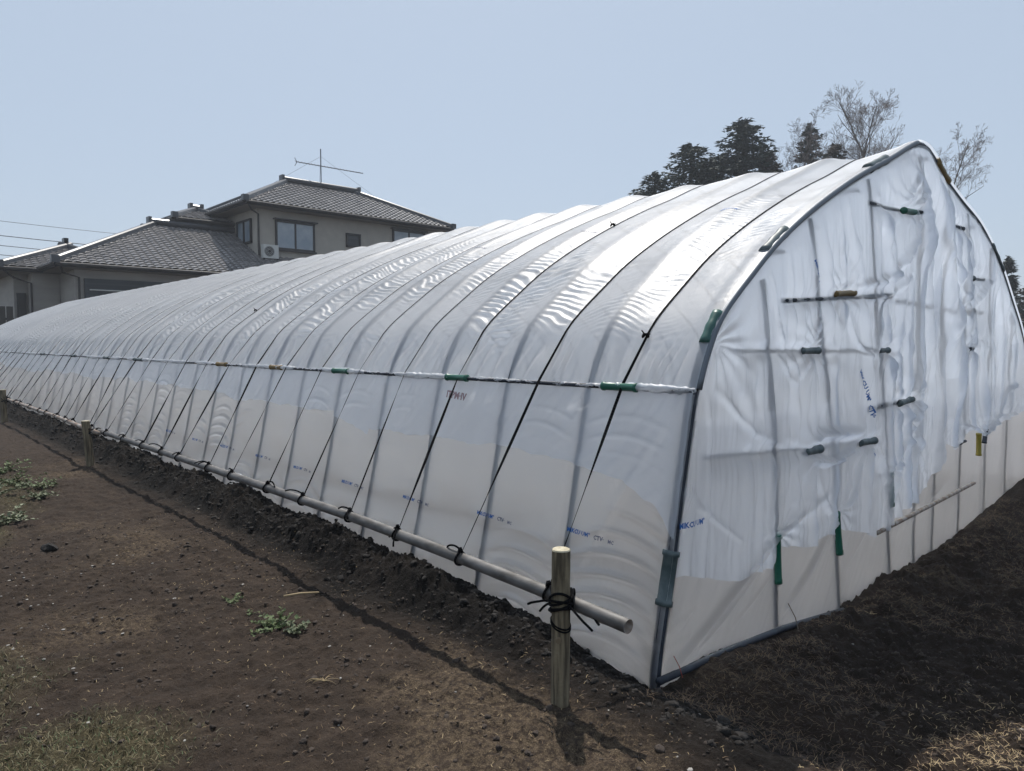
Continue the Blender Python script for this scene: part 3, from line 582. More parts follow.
for b_ in range(NST):
    ys_ = RIBY[b_] + SU[b_] * (RIBY[b_ + 1] - RIBY[b_])
    ty = ties[b_] if b_ < len(ties) else ys_ - RND.uniform(1.1, 1.7)
    ey = ys_
    rz = rail_z(ty)
    lab = 'black strap over the greenhouse roof tied to the pipe, %s strap from the front stake' % ordinal(b_ + 1)
    o = empty('hold_down_strap', (RX, ty, rz + .032), lab, 'strap', 'black straps holding the film down along the greenhouse'); P = []
    ex_, ez_ = prof(np.array([S_EAVE + .02]), .045)
    E = Vector((float(ex_[0]), ey, float(ez_[0]))); T = Vector((RX + .005, ty, rz + .03))
    for k in range(7): 
        q = T.lerp(E, k / 7); P.append(q)
    P.append(E)
    wdt = .0085 if RND.random() < .7 else .005
    for s_ in np.arange(S_EAVE + .40, S_RE, .10):
        q_ = 1.; yv = ey * (1 - q_) + ys_ * q_
        off = roof_off(np.array([ys_]), np.array([s_]))[0] * q_ + (1 - q_) * .03 + .006; x_, z_ = prof(np.array([s_]), off)
        P.append(Vector((float(x_[0]), yv, float(z_[0]))))
    P.append(Vector((7.62, ys_, 1.0))); P.append(Vector((8.0, ys_, -.1)))
    m = MB()
    # flat band: explicit box section following the path
    vs = []; fs = []; k = len(P)
    for i_, p in enumerate(P):
        d = (P[min(i_ + 1, k - 1)] - P[max(i_ - 1, 0)]).normalized(); a = Vector((0, 1, 0)) - d * d.y; a.normalize(); n_ = a.cross(d); 
        tw = .9 * math.sin(i_ * .7 + b_) if i_ < 8 else 0; a2 = a * math.cos(tw) + n_ * math.sin(tw); n2_ = a2.cross(d)
        for sa, sb in ((-1, -1), (1, -1), (1, 1), (-1, 1)): vs.append(p + a2 * wdt * sa + n2_ * .0012 * sb - Vector(o.location))
    for i_ in range(k - 1):
        for j in range(4): fs.append((i_ * 4 + j, i_ * 4 + (j + 1) % 4, i_ * 4 + 4 + (j + 1) % 4, i_ * 4 + 4 + j))
    m.add(vs, fs); m.build('band', BLACK, o)
    m = MB(); ribbon(m, [(-.005 + math.cos(a) * .035, .006 * math.sin(a * 2), -.032 + math.sin(a) * .035) for a in np.linspace(0, 2 * math.pi, 22)], .006); m.build('loop', BLACK, o, True)
    if b_ < 26:
        m = MB(); P2 = []
        for a in np.linspace(0, 2 * math.pi, 12): P2.append((math.cos(a) * .008 - .004, math.sin(a) * .012, .012 + .012 * math.sin(a * 2)))
        ribbon(m, P2, .006); m.build('knot', BLACK, o, True)
        for q in range(RND.choice([1, 2, 2])):
            m = MB(); p = Vector((0, 0, .01)); d = Vector((RND.uniform(-.6, .1), RND.choice([-1, 1]) * RND.uniform(.5, 1), RND.uniform(-.1, .7))).normalized(); P2 = [p]; ln = RND.uniform(.07, .17)
            for k in range(7): d = (d + Vector((RND.uniform(-.15, .15), RND.uniform(-.25, .25), -.16))).normalized(); p = p + d * ln / 7; P2.append(p)
            ribbon(m, P2, .0055); m.build('loose_end', BLACK, o, True)
    if b_ in knots:
        s_ = S_EAVE + knots[b_]; x_, z_ = prof(np.array([s_]), roof_off(np.array([ys_]), np.array([s_]))[0] + .02); m = MB()
        ctr = Vector((float(x_[0]), ys_ if knots[b_] > .7 else ey * .56 + ys_ * .44, float(z_[0]))) - Vector(o.location)
        ribbon(m, [ctr + Vector((math.cos(a) * .012, math.sin(a) * .02, .01 * math.sin(2 * a))) for a in np.linspace(0, 6.3, 12)], .006); m.tube([ctr, ctr + Vector((-.012, .02, .03))], .004, 6); m.tube([ctr, ctr + Vector((.01, -.025, .008))], .004, 6); m.build('knot', BLACK, o, True)

# ------------------------------------------------------------------ house
WALL = M_('sand stucco', (.42, .39, .34), .9, 0, (1.5, (.36, .33, .29), .35, .7), (40, .3, .01))
WALL2 = M_('lower siding', (.36, .34, .31), .9, 0, ((.6, .6, 3), (.30, .28, .26), .35, .7))
TILE = M_('glazed grey roof tile', (.15, .145, .145), .25, 0, (2.2, (.27, .255, .25), .35, .7), None, .9)
RIDGE = M_('dark ridge tile', (.045, .047, .053), .35); EAVE = M_('dark eave board', (.02, .021, .026), .6); SOFFIT = M_('soffit board', (.16, .14, .12), .8)
FRAME = M_('bronze window frame', (.022, .018, .017), .4); DARKG = M_('dark shutter', (.025, .03, .035), .5, 0, ((.1, .1, 12), (.045, .05, .055), .4, .6))
PANE = M_('curtained glass', (.22, .27, .32), .08, 0, (.8, (.34, .38, .42), .4, .6), None, .8)
PIPEB = M_('brown downpipe', (.03, .025, .024), .5); WHITE = M_('off white metal', (.55, .55, .52), .5)
HS = empty('house', (13, 38, 0), 'two storey house with grey tiled hip roofs and sand coloured walls behind the greenhouse', 'house')
HL = Vector(HS.location)
def hb(mb, name, mat, parent=None, smooth=False):
    p = parent or HS; base_ = HL if parent is None else HL
    mb.v = [tuple(Vector(v) - HL) for v in mb.v]; o = mb.build(name, mat, p, smooth); return o
m = MB(); m.bx((13.3, 35.4, 0), (25.2, 41.6, 9.02)); hb(m, 'wall', WALL)
m = MB(); m.bx((10.9, 39.2, 0), (13.28, 42.6, 8.35)); hb(m, 'wall', WALL)
m = MB(); m.bx((4.4, 33.75, 0), (26, 43.5, 5.0)); hb(m, 'wall', WALL2)
m = MB(); m.bx((2.75, 37.7, 0), (4.38, 43, 4.95)); hb(m, 'wall', WALL2)
m = MB(); m.bx((3.3, 36.6, 0), (4.38, 37.68, 4.93)); hb(m, 'wall', WALL2)
def tiled(name, e0, e1, t1, t0, parent=None):
    """one roof slope: eave e0->e1, top t0..t1 (t0 above e0); wavy pantiles in stepped courses"""
    e0, e1, t1, t0 = map(lambda p: np.array(p, float), (e0, e1, t1, t0))
    U = (e1 - e0); Lu = np.linalg.norm(U); U /= Lu
    W = t0 - e0; W = W - U * (W @ U); Lw = np.linalg.norm(W); W /= Lw; Nn = np.cross(U, W); Nn /= np.linalg.norm(Nn)
    if Nn[2] < 0: Nn = -Nn
    a0 = (t0 - e0) @ U; a1 = (t1 - e0) @ U
    nc = max(2, int(round(Lw / .30))); nu = int(Lu / .055); V_ = []; F_ = []; us = np.linspace(0, Lu, nu + 1); row = 0
    wave = lambda u: .055 * np.abs(np.sin(np.pi * u / .33)) ** .8
    for c in range(nc):
        for (w_, lift) in ((c / nc, .05), ((c + 1) / nc, .0)):
            lo, hi = a0 * w_, Lu + (a1 - Lu) * w_; uc = np.clip(us, lo, hi)
            for u in uc: V_.append(e0 + U * u + W * (w_ * Lw) + Nn * (wave(u) + lift))
    k = nu + 1
    for r in range(2 * nc - 1):
        for j in range(nu): F_.append((r * k + j, r * k + j + 1, (r + 1) * k + j + 1, (r + 1) * k + j))
    mb = MB(); mb.v = [tuple(v) for v in V_]; mb.f = F_; return hb(mb, name, TILE, parent)
def hip(x0, x1, y0, y1, z0, zr, d, parent_name='roof', dr=None, faces='flbr'):
    dr = dr or d; ya = (y0 + y1) / 2; r0 = (x0 + d, ya, zr); r1 = (x1 - dr, ya, zr)
    mb = MB(); T_ = .16
    mb.add([(x0, y0, z0), (x1, y0, z0), (x1, y1, z0), (x0, y1, z0), (x0, y0, z0 - T_), (x1, y0, z0 - T_), (x1, y1, z0 - T_), (x0, y1, z0 - T_), (x0 + d, ya, zr - .03), (x1 - dr, ya, zr - .03)],
           [(0, 1, 5, 4), (1, 2, 6, 5), (2, 3, 7, 6), (3, 0, 4, 7), (4, 5, 6, 7), (0, 8, 9, 1), (2, 9, 8, 3), (0, 3, 8), (1, 9, 2)])
    rf = hb(mb, parent_name, EAVE)
    mb = MB(); mb.bx((x0 + .12, y0 + .12, z0 - T_ - .03), (x1 - .12, y1 - .12, z0 - T_ - .005)); hb(mb, 'soffit', SOFFIT, rf)
    if 'f' in faces: tiled('tile_slope', (x0, y0, z0), (x1, y0, z0), r1, r0, rf)
    if 'l' in faces: tiled('tile_slope', (x0, y1, z0), (x0, y0, z0), r0, r0, rf)
    if 'r' in faces: tiled('tile_slope', (x1, y0, z0), (x1, y1, z0), r1, r1, rf)
    if 'b' in faces: tiled('tile_slope', (x1, y1, z0), (x0, y1, z0), r0, r1, rf)
    mb = MB()
    def cap(a, b, r=.14):
        a, b = Vector(a), Vector(b); up = Vector((0, 0, .12)); mb.tube([a + up, b + up], r, 10); mb.tube([a + up * .2, b + up * .2], r * 1.15, 8)
        mb.box(a + up * 1.1, (.3, .3, .30))
    cap((x0, y0, z0), r0); cap((x1, y0, z0), r1); cap((x0, y1, z0), r0); cap((x1, y1, z0), r1); 
    a, b = Vector(r0), Vector(r1); mb.tube([a + Vector((-.2, 0, .2)), b + Vector((.2, 0, .2))], .17, 10); mb.box(a + Vector((-.25, 0, .24)), (.16, .45, .36)); mb.box(b + Vector((.25, 0, .24)), (.16, .45, .36))
    hb(mb, 'ridge_cap', RIDGE, rf)
    mb = MB(); mb.tube([(x0, y0 - .09, z0 - .06), (x1, y0 - .09, z0 - .06)], .07, 8); mb.tube([(x0 - .09, y0, z0 - .06), (x0 - .09, y1, z0 - .06)], .07, 8); hb(mb, 'gutter', PIPEB, rf)
    return rf
hip(12.35, 25.9, 34.6, 43.2, 8.95, 11.15, 4.3, dr=4.6)
hip(10.1, 14.2, 38.4, 43.8, 8.3, 9.2, 2.0)
hip(3.55, 26.8, 32.95, 44.0, 4.98, 7.75, 5.55)
hip(2.05, 8.6, 36.2, 43.8, 4.95, 6.45, 3.5)
def window(x0, x1, z0, z1, y, nsash=2, hood=True, dark=False):
    mb = MB(); t = .09
    for a, b in (((x0, z0), (x1, z0 + t)), ((x0, z1 - t), (x1, z1)), ((x0, z0), (x0 + t, z1)), ((x1 - t, z0), (x1, z1))): mb.bx((a[0], y - .12, a[1]), (b[0], y - .002, b[1]))
    for k in range(1, nsash): xm = x0 + (x1 - x0) * k / nsash; mb.bx((xm - .04, y - .1, z0), (xm + .04, y - .01, z1))
    if hood: mb.bx((x0 - .12, y - .28, z1 + .03), (x1 + .12, y - .002, z1 + .09)); mb.bx((x0 - .06, y - .2, z0 - .09), (x1 + .06, y - .004, z0 - .01))
    wdw = MB(); wdw.v, wdw.f = mb.v, mb.f; w_ = hb(wdw, 'window', FRAME)
    mb = MB(); mb.bx((x0 + t, y - .05, z0 + t), (x1 - t, y - .03, z1 - t)); hb(mb, 'pane', DARKG if dark else PANE, w_); return w_
window(14.3, 16.6, 6.7, 8.25, 35.4); window(18.6, 19.55, 7.2, 8.0, 35.4, 1, False, True); window(21.8, 24.2, 6.9, 8.55, 35.4)
mb = MB()                                     # window on the left face of the upper storey
for a, b in (((36.0, 7.0), (37.9, 7.1)), ((36.0, 8.2), (37.9, 8.3)), ((36.0, 7.0), (36.1, 8.3)), ((37.8, 7.0), (37.9, 8.3)), ((36.9, 7.0), (37.0, 8.3))): mb.bx((13.18, a[0], a[1]), (13.298, b[0], b[1]))
w_ = hb(mb, 'window', FRAME); mb = MB(); mb.bx((13.25, 36.1, 7.1), (13.27, 37.8, 8.2)); hb(mb, 'pane', PANE, w_)
mb = MB(); mb.bx((4.75, 33.60, 3.0), (8.6, 33.748, 4.42)); s_ = hb(mb, 'shutter', DARKG)
mb = MB(); mb.tube([(4.9, 33.45, 3.92), (6.6, 33.45, 3.92)], .03, 6); hb(mb, 'drying_pole', WHITE, s_)
mb = MB(); mb.bx((2.85, 37.56, 2.4), (3.2, 37.698, 3.9)); w_ = hb(mb, 'door', FRAME); 
mb = MB(); mb.tube([(3.75, 33.0, 4.85), (3.9, 33.4, 4.6), (4.55, 33.66, 4.45), (4.55, 33.66, 0)], .045, 8); hb(mb, 'downpipe', PIPEB)
mb = MB(); mb.tube([(2.2, 36.2, 4.8), (2.6, 36.5, 4.5), (3.25, 36.54, 4.3), (3.25, 36.54, 0)], .045, 8); hb(mb, 'downpipe', PIPEB)
mb = MB(); mb.tube([(12.5, 34.6, 8.85), (12.9, 35.1, 8.6), (13.36, 35.34, 8.45), (13.36, 35.34, 5.9)], .05, 8); hb(mb, 'downpipe', PIPEB)
AC = empty('air_conditioner', (13.85, 35.1, 6.0), 'white air conditioner outdoor unit with round fan beside the upper window', 'air conditioner')
m = MB(); m.bx((-.42, -.17, .12), (.42, .17, .84)); m.build('casing', WHITE, AC)
m = MB(); m.tube([(-.1, -.172, .48), (-.1, -.19, .48)], .27, 24); m.build('fan_guard', FRAME, AC)
m = MB()
for r_ in (.1, .17, .24): m.tube([(-.1 + math.cos(a) * r_, -.195, .48 + math.sin(a) * r_) for a in np.linspace(0, 6.2832, 25)], .008, 5)
m.build('fan_grille', WHITE, AC)
m = MB(); m.bx((-.4, -.15, .0), (-.34, .28, .12)); m.bx((.34, -.15, .0), (.4, .28, .12)); m.bx((-.42, -.15, -.45), (-.36, -.1, .12)); m.bx((.36, -.15, -.45), (.42, -.1, .12)); m.build('bracket', FRAME, AC)
AN = empty('antenna', (18.95, 38.9, 11.2), 'television aerial with a long boom on a mast above the house ridge', 'antenna')
STEEL = M_('aerial aluminium', (.10, .11, .13), .4, .4)
m = MB(); m.tube([(0, 0, -.1), (0, 0, 2.35)], .035, 8); m.build('mast', STEEL, AN)
m = MB(); m.tube([(-1.2, .9, 1.55), (2.3, -1.1, 1.05)], .028, 8); m.build('boom', STEEL, AN)
m = MB()
for k in range(22):
    t_ = k / 21; p = Vector((-1.2, .9, 1.55)).lerp(Vector((2.3, -1.1, 1.05)), t_); l_ = .30 - .12 * t_; d = Vector((.45, .6, 0)).normalized(); m.tube([p - d * l_, p + d * l_], .012, 5)
for k in (-.25, .25): m.tube([(-1.15, .87, 1.54), (-1.25, .95, 1.54 + k)], .02, 5)
m.build('elements', STEEL, AN)
m = MB()
for a in ((1.8, -.6), (-1.6, .4), (.6, 2.2)): m.tube([(0, 0, 1.9), (a[0] * 2, a[1] * 1.2, -.3 if a[1] < 1 else -.4)], .007, 4)
m.build('guy_wire', STEEL, AN)
m = MB(); 
for k in range(10): m.bx((-.6 + k * .28, 0, 0), (-.6 + k * .28 + .24, .05, 3.2))
m.bx((-.6, .05, 2.6), (2.2, .1, 2.7)); FN = m.build('wooden_fence', M_('dark fence board', (.05, .045, .04), .8)); FN.location = (.3, 36.0, 0); tag(FN, 'dark board fence at the far left beside the house wall', 'fence')
# power lines
for k, (z_, dz, r_) in enumerate(((10.4, -.5, .010), (9.6, -.55, .016), (9.0, -.5, .014), (8.5, -.55, .014), (6.9, -.5, .009))):
    a = Vector((-16, 52 + k * .1, z_)); b = Vector((13.5, 47, z_ + dz - 1.6)); m = MB(); P = []
    for t_ in np.linspace(0, 1, 16): p = a.lerp(b, t_); p.z -= 3.2 * t_ * (1 - t_) * .5; P.append(p)
    m.tube([p - a for p in P], r_ * 1.5, 5); o = m.build('power_line', STEEL, None, True); o.location = a
    tag(o, ('topmost thin power line crossing the sky left of the house', 'thickest overhead power line, second from the top, left of the house', 'overhead power line in the middle of the set left of the house', 'overhead power line second from the bottom left of the house', 'faint lowest power line close above the lower roof')[k], 'power line', 'power lines left of the house')

# ------------------------------------------------------------------ trees
BARK = M_('grey bark', (.10, .085, .07), .9, 0, (3, (.16, .14, .12), .4, .6)); NEED = M_('conifer needles', (.028, .042, .036), .8, 0, (1.2, (.06, .075, .058), .35, .65)); NEEDB = M_('brown conifer foliage', (.045, .038, .030), .8, 0, (1.2, (.075, .055, .042), .4, .6))
TWIG = M_('twig', (.20, .17, .155), .9)
def tree_root(name, x, y, label, group='trees standing behind the greenhouse'): return empty(name, (x, y, gh(x, y) if abs(x) < 40 else 0), label, 'tree', group)
def conifer(x, y, h, rad, label, mat=NEED, seed=1, base=.15, dens=1.):
    R = random.Random(seed); o = tree_root('conifer_tree', x, y, label); m = MB(); m.tube([(0, 0, 0), (.1, 0, h * .5), (0, .05, h)], [h * .02, h * .012, .02], 8); m.build('trunk', BARK, o, True)
    vs = []; fs = []; n = int(150 * dens)
    for k in range(n):
        t = base + (1 - base) * (k + R.random()) / n; z = h * t; a = R.uniform(0, 6.283)
        L_ = rad * ((1 - t) ** .55 + .05) * R.uniform(.65, 1.15); nseg = max(4, int(L_ / .22))
        for i in range(nseg):
            q = (i + .6) / nseg; r = L_ * q; zz_ = z + L_ * (.25 * q - .30 * q * q) + R.uniform(-.1, .1)
            cnt = 9 if q < .9 else 6
            for c in range(cnt):
                wdd = (.16 + .34 * (1 - q) * L_ * .6) * R.uniform(.4, 1.1); b = a + R.uniform(-1, 1) * wdd / max(r, .3)
                p = Vector((math.cos(b) * r, math.sin(b) * r, zz_ + R.uniform(-.18, .08))); u = Vector((math.cos(b + R.uniform(-.9, .9)), math.sin(b + R.uniform(-.9, .9)), R.uniform(-.5, .35))) * R.uniform(.16, .36)
                v = Vector((R.uniform(-1, 1), R.uniform(-1, 1), R.uniform(-.6, .6))).normalized() * R.uniform(.05, .12); i0 = len(vs)
                vs += [p - u * .3, p + v, p + u, p - v]; fs.append((i0, i0 + 1, i0 + 2, i0 + 3))
    mesh_obj('crown', [tuple(v) for v in vs], fs, mat, o); return o
def bare(x, y, h, h0, label, seed=1, spread=.5, lean=(0, 0), depth=5, r0=.16, mat=BARK):
    R = random.Random(seed); o = tree_root('bare_tree', x, y, label); big = MB(); small = MB()
    def stroke(p, d, ln, r, n, up=.03, wob=.14):
        P = [p]; RR = [r]
        for k in range(n):
            d = (d + Vector((R.uniform(-wob, wob) * 1.4, R.uniform(-wob, wob) * 1.4, up * .4 + R.uniform(-wob, wob) * .4))).normalized(); p = p + d * ln / n; P.append(p); RR.append(r * (1 - .6 * (k + 1) / n))
        (big if r > .035 else small).tube(P, [max(q, .0065) for q in RR], 6 if r > .035 else 3, cap=False); return P, RR, d
    def grow(p, d, ln, r, lv):
        P, RR, d2 = stroke(p, d, ln, r, 5)
        if lv <= 0: return
        for k in range(5 if lv > 1 else 5):
            t = R.uniform(.2, 1); q = P[min(5, int(t * 5 + .5))]; a = R.uniform(0, 6.283); sp = spread * R.uniform(1.0, 2.0)
            side = d.cross(Vector((math.cos(a), math.sin(a), .3))).normalized(); nd = (d * math.cos(sp) + side * math.sin(sp) + Vector((0, 0, .14))).normalized()
            grow(q, nd, ln * R.uniform(.42, .68) * (1.1 - .45 * t), RR[min(5, int(t * 5 + .5))] * R.uniform(.45, .65), lv - 1)
    top = h - h0; L0 = Vector((lean[0], lean[1], 1)).normalized()
    P, RR, d = stroke(Vector((0, 0, 0)), L0, h0, r0, 8, 0, .04)
    P2, RR2, d = stroke(P[-1], d, top * .95, RR[-1] * 1.05, 8, .02, .09)
    for k in range(17):
        t = k / 17; q = P2[int(t * 8)]; a = k * 2.4 + R.uniform(-.5, .5); sp = spread * R.uniform(.9, 1.6); nd = (L0 * math.cos(sp) + Vector((math.cos(a), math.sin(a), 0)) * math.sin(sp)).normalized()
        grow(q, nd, top * (.48 - .26 * t) * R.uniform(.75, 1.2), RR2[int(t * 8)] * .55, depth - 2)
    for k in range(4):
        a = R.uniform(0, 6.28); grow(P[-2 - k % 2], (L0 * .75 + Vector((math.cos(a), math.sin(a), 0)) * .65).normalized(), top * .55, r0 * .35, depth - 2)
    big.build('trunk', mat, o, True); small.build('crown', TWIG, o)
    return o
conifer(38.2, 28.0, 13.2, 4.6, 'low dark conifer leftmost in the group behind the roof', seed=3, base=.4)
conifer(40.3, 26.3, 15.3, 5.8, 'dark conifer with open crown second from the left behind the roof', seed=5, base=.4, dens=1.1)
conifer(41.6, 25.2, 14.3, 5.2, 'mid height dark conifer filling the gap left of the tallest one', seed=41, base=.4, dens=1.1)
conifer(42.7, 23.8, 16.8, 6.2, 'tallest and broadest dark conifer behind the roof', seed=8, mat=NEED, base=.4, dens=1.6)
conifer(44.1, 22.9, 14.8, 4.6, 'brownish conifer on the right flank of the tallest one', mat=NEEDB, seed=9, base=.4, dens=1.4)
conifer(46.1, 20.7, 16.4, 2.9, 'small narrow dark conifer between the bare trees', seed=12, base=.45)
conifer(47.5, 19.6, 15.2, 2.6, 'short rust brown conifer below the tall bare tree', mat=NEEDB, seed=14, base=.5, dens=1.2)
bare(44.9, 21.9, 16.3, 10.5, 'pale twiggy bare tree between the two dark conifers', 21, .5, r0=.15)
bare(48.5, 18.4, 20.4, 12.0, 'tallest bare tree with a straight trunk above the roof ridge', 22, .45, r0=.22)
bare(50.2, 17.0, 18.2, 12.0, 'wide bare tree right of the tallest one behind the ridge', 25, .55, r0=.17)
bare(50.4, 16.9, 16.6, 9.5, 'bare tree leaning right out from behind the greenhouse peak', 29, .5, lean=(.26, -.24), r0=.18)
conifer(57.5, 11.5, 7.6, 1.3, 'narrow evergreen tip standing beyond the right side of the greenhouse', seed=31, base=.05)
conifer(59.5, 9.6, 6.6, 3.4, 'brown bushy evergreen at the right edge of the photo', mat=NEEDB, seed=33, base=.0, dens=1.4)
bare(60.5, 9.8, 7.5, 3.0, 'low twiggy bare tree at the right edge of the photo', 35, .5, r0=.1)

# ------------------------------------------------------------------ clods, stones, straw, grass, weeds
def ico():
    import bmesh
    b = bmesh.new(); bmesh.ops.create_icosphere(b, subdivisions=2, radius=1); v = np.array([q.co[:] for q in b.verts]); f = np.array([[k.index for k in q.verts] for q in b.faces]); b.free(); return v, f
IV, IF = ico()
def blobs(name, pts, sizes, mat, kind_label, seed, squash=.7, jag=.35):
    R = np.random.RandomState(seed); n = len(pts); V_ = np.zeros((n, len(IV), 3))
    for k in range(n):
        nz = 1 + jag * (vn(IV[:, 0] * 1.9 + k * 3.1, IV[:, 1] * 1.9 + IV[:, 2] * 2.3, seed) - .5) * 2 + .55 * jag * (R.rand(len(IV)) - .5)
        q = IV * nz[:, None] * np.array([1, R.uniform(.6, 1), squash * R.uniform(.7, 1.1)]) * sizes[k]; a = R.uniform(0, 6.28); c, s = math.cos(a), math.sin(a)
        V_[k] = np.stack([q[:, 0] * c - q[:, 1] * s, q[:, 0] * s + q[:, 1] * c, q[:, 2]], -1) + pts[k]
    F_ = (IF[None] + (np.arange(n) * len(IV))[:, None, None]).reshape(-1, 3); o = mesh_obj(name, V_.reshape(-1, 3), F_.tolist() if n * len(IV) < 60000 else F_, mat, None, False)
    tag(o, kind_label[0], kind_label[1], kind='stuff'); return o
CLOD = M_('dark clod', (.008, .0068, .0062), .97, 0, (40, (.022, .018, .015), .35, .7), (90, .8, .006)); STONE = M_('pebble', (.16, .15, .14), .8, 0, (9, (.36, .34, .31), .4, .6))
BCL = M_('brown crumb', (.03, .022, .018), .95, 0, (60, (.065, .048, .036), .35, .7))
P = []; S = []
for k in range(2700):
    y = NR.uniform(-.7, 7) if k < 1900 else NR.uniform(7, 22); x = -.24 + NR.randn() * .13
    if x > -.05 + 0 * y: x = -.05 - abs(NR.randn()) * .1
    s = float(np.clip(NR.lognormal(-4.75, .5), .004, .030)) if k < 1900 else NR.uniform(.012, .03); P.append((x, y, gh(x, y) + s * .0)); S.append(s)
blobs('soil_clods', P, S, CLOD, ('dark clods of turned soil banked against the greenhouse side', 'soil clods'), 3, .75, .75)
P = []; S = []
for k in range(7600):
    if k < 3800: x, y = NR.uniform(-2.9, -.35), NR.uniform(-1.6, 5)
    else: x, y = NR.uniform(-.2, 1) + 4 * NR.rand() ** 2, NR.uniform(-1.9, -.1)
    s = float(np.clip(NR.lognormal(-5.25 if k < 3800 else -5.1, .5), .003, .016)); P.append((x, y, gh(x, y) + s * (.2 if k < 3800 else -.1))); S.append(s)
blobs('soil_crumbs', P, S, BCL, ('small brown crumbs of soil scattered over the bare ground', 'soil crumbs'), 5, .7, .7)
P = []; S = []
for k in range(230):
    if k < 90: x, y = -2.25 + NR.randn() * .3, 3.0 + NR.randn() * .8
    else: x, y = NR.uniform(-2.8, 2.5), NR.uniform(-1.7, 5)
    if x > -.3 and y > -.2: continue
    s = float(np.clip(NR.lognormal(-5.1, .4), .003, .012)); P.append((x, y, gh(x, y) + s * .2)); S.append(s)
blobs('pebbles', P, S, STONE, ('pale pebbles scattered over the brown soil', 'pebbles'), 6, .5, .2)
def blades(name, n, sampler, ln, wd, mats, label, flat=.2, seed=1, curl=.4, crv=False):
    R = np.random.RandomState(seed); vs = []; fs = []; mi = []
    xy = sampler(R, n); hs = ground_h(xy[:, 0], xy[:, 1])
    for k in range(len(xy)):
        a = R.uniform(0, 6.283); el = R.uniform(0, flat); L_ = ln * R.uniform(.4, 1.3); W_ = wd * R.uniform(.6, 1.3); d = np.array([math.cos(a) * math.cos(el), math.sin(a) * math.cos(el), math.sin(el)]); s = np.array([-math.sin(a), math.cos(a), R.uniform(-.4, .4)]) * W_
        p0 = np.array([xy[k, 0], xy[k, 1], hs[k] + .003]); p1 = p0 + d * L_ * .5 + np.array([0, 0, .004]); d2 = d + np.array([R.uniform(-curl, curl), R.uniform(-curl, curl), -curl * .5]); p2 = p1 + d2 * L_ * .5
        p2[2] = max(p2[2], hs[k] - .002); i = len(vs); vs += [p0 - s, p0 + s, p1 + s * .9, p1 - s * .9, p2]; fs += [(i, i + 1, i + 2, i + 3), (i + 3, i + 2, i + 4)]; q = R.randint(len(mats)); mi += [q, q]
    m = bpy.data.meshes.new(name); m.from_pydata([tuple(map(float, v)) for v in vs], [], fs)
    for q in mats: m.materials.append(q)
    m.polygons.foreach_set('material_index', np.array(mi, np.int32)); o = bpy.data.objects.new(name, m); C.objects.link(o); tag(o, label[0], label[1], kind='stuff'); return o
STR1 = M_('straw', (.36, .27, .15), .8); STR2 = M_('brown stalk', (.15, .10, .06), .9); STR3 = M_('dark root fibre', (.05, .035, .025), .9)
GR1 = M_('pale green blade', (.11, .10, .05), .7); GR2 = M_('dry blade', (.17, .14, .075), .8); GR3 = M_('green blade', (.06, .09, .03), .7)
def sm_litter(R, n):
    x = R.uniform(-2.9, -.35, n); y = R.uniform(-1.7, 5.5, n); w_ = .35 + .9 * np.exp(-((x + 1.0) ** 2 + (y - .2) ** 2) / .8) + .5 * (fbm(x * 1.5, y * 1.5, 2, 81) > .1); k = R.rand(n) < w_; return np.stack([x[k], y[k]], 1)
def sm_end(R, n):
    x = R.uniform(-.3, 6, n); y = -.12 - np.abs(R.randn(n)) * .7; k = (y > -2) * (fbm(x * 2, y * 2, 3, 83) > -.15); return np.stack([x[k], y[k]], 1)
blades('chaff_litter', 9000, sm_litter, .022, .0011, [STR1, STR2, STR2, STR3], ('fine chaff and broken stalks lying on the brown ground', 'chaff'), .25, 1)
blades('dry_stalks', 24000, sm_end, .055, .0011, [STR3, STR2, STR3, STR3, STR2, STR2], ('thin dry stalks and roots matted at the end of the greenhouse', 'dry stalks'), .5, 2)
def sm_sun(R, n):
    x = .35 + R.randn(n) * .45; y = -1.35 + R.randn(n) * .2; return np.stack([x, y], 1)
blades('straw_litter', 2500, sm_sun, .035, .0013, [STR1, STR1, STR2], ('pale straw lying in the sunlit corner at lower right', 'straw'), .35, 3)
def sm_grass(R, n):
    x = R.uniform(-3.3, -1.2, n); y = R.uniform(.3, 10, n); y[: n // 2] = R.uniform(.3, 2.6, n // 2); k = R.rand(n) < grassmask(x, y); return np.stack([x[k], y[k]], 1)
blades('short_grass', 42000, sm_grass, .030, .0013, [GR1, GR2, GR2, GR3], ('short yellowish grass creeping in from the lower left', 'grass'), 1.2, 4)
LEAF = M_('weed leaf', (.08, .12, .04), .6, 0, (60, (.15, .18, .075), .4, .65)); LEAF2 = M_('grey weed leaf', (.17, .19, .11), .6)
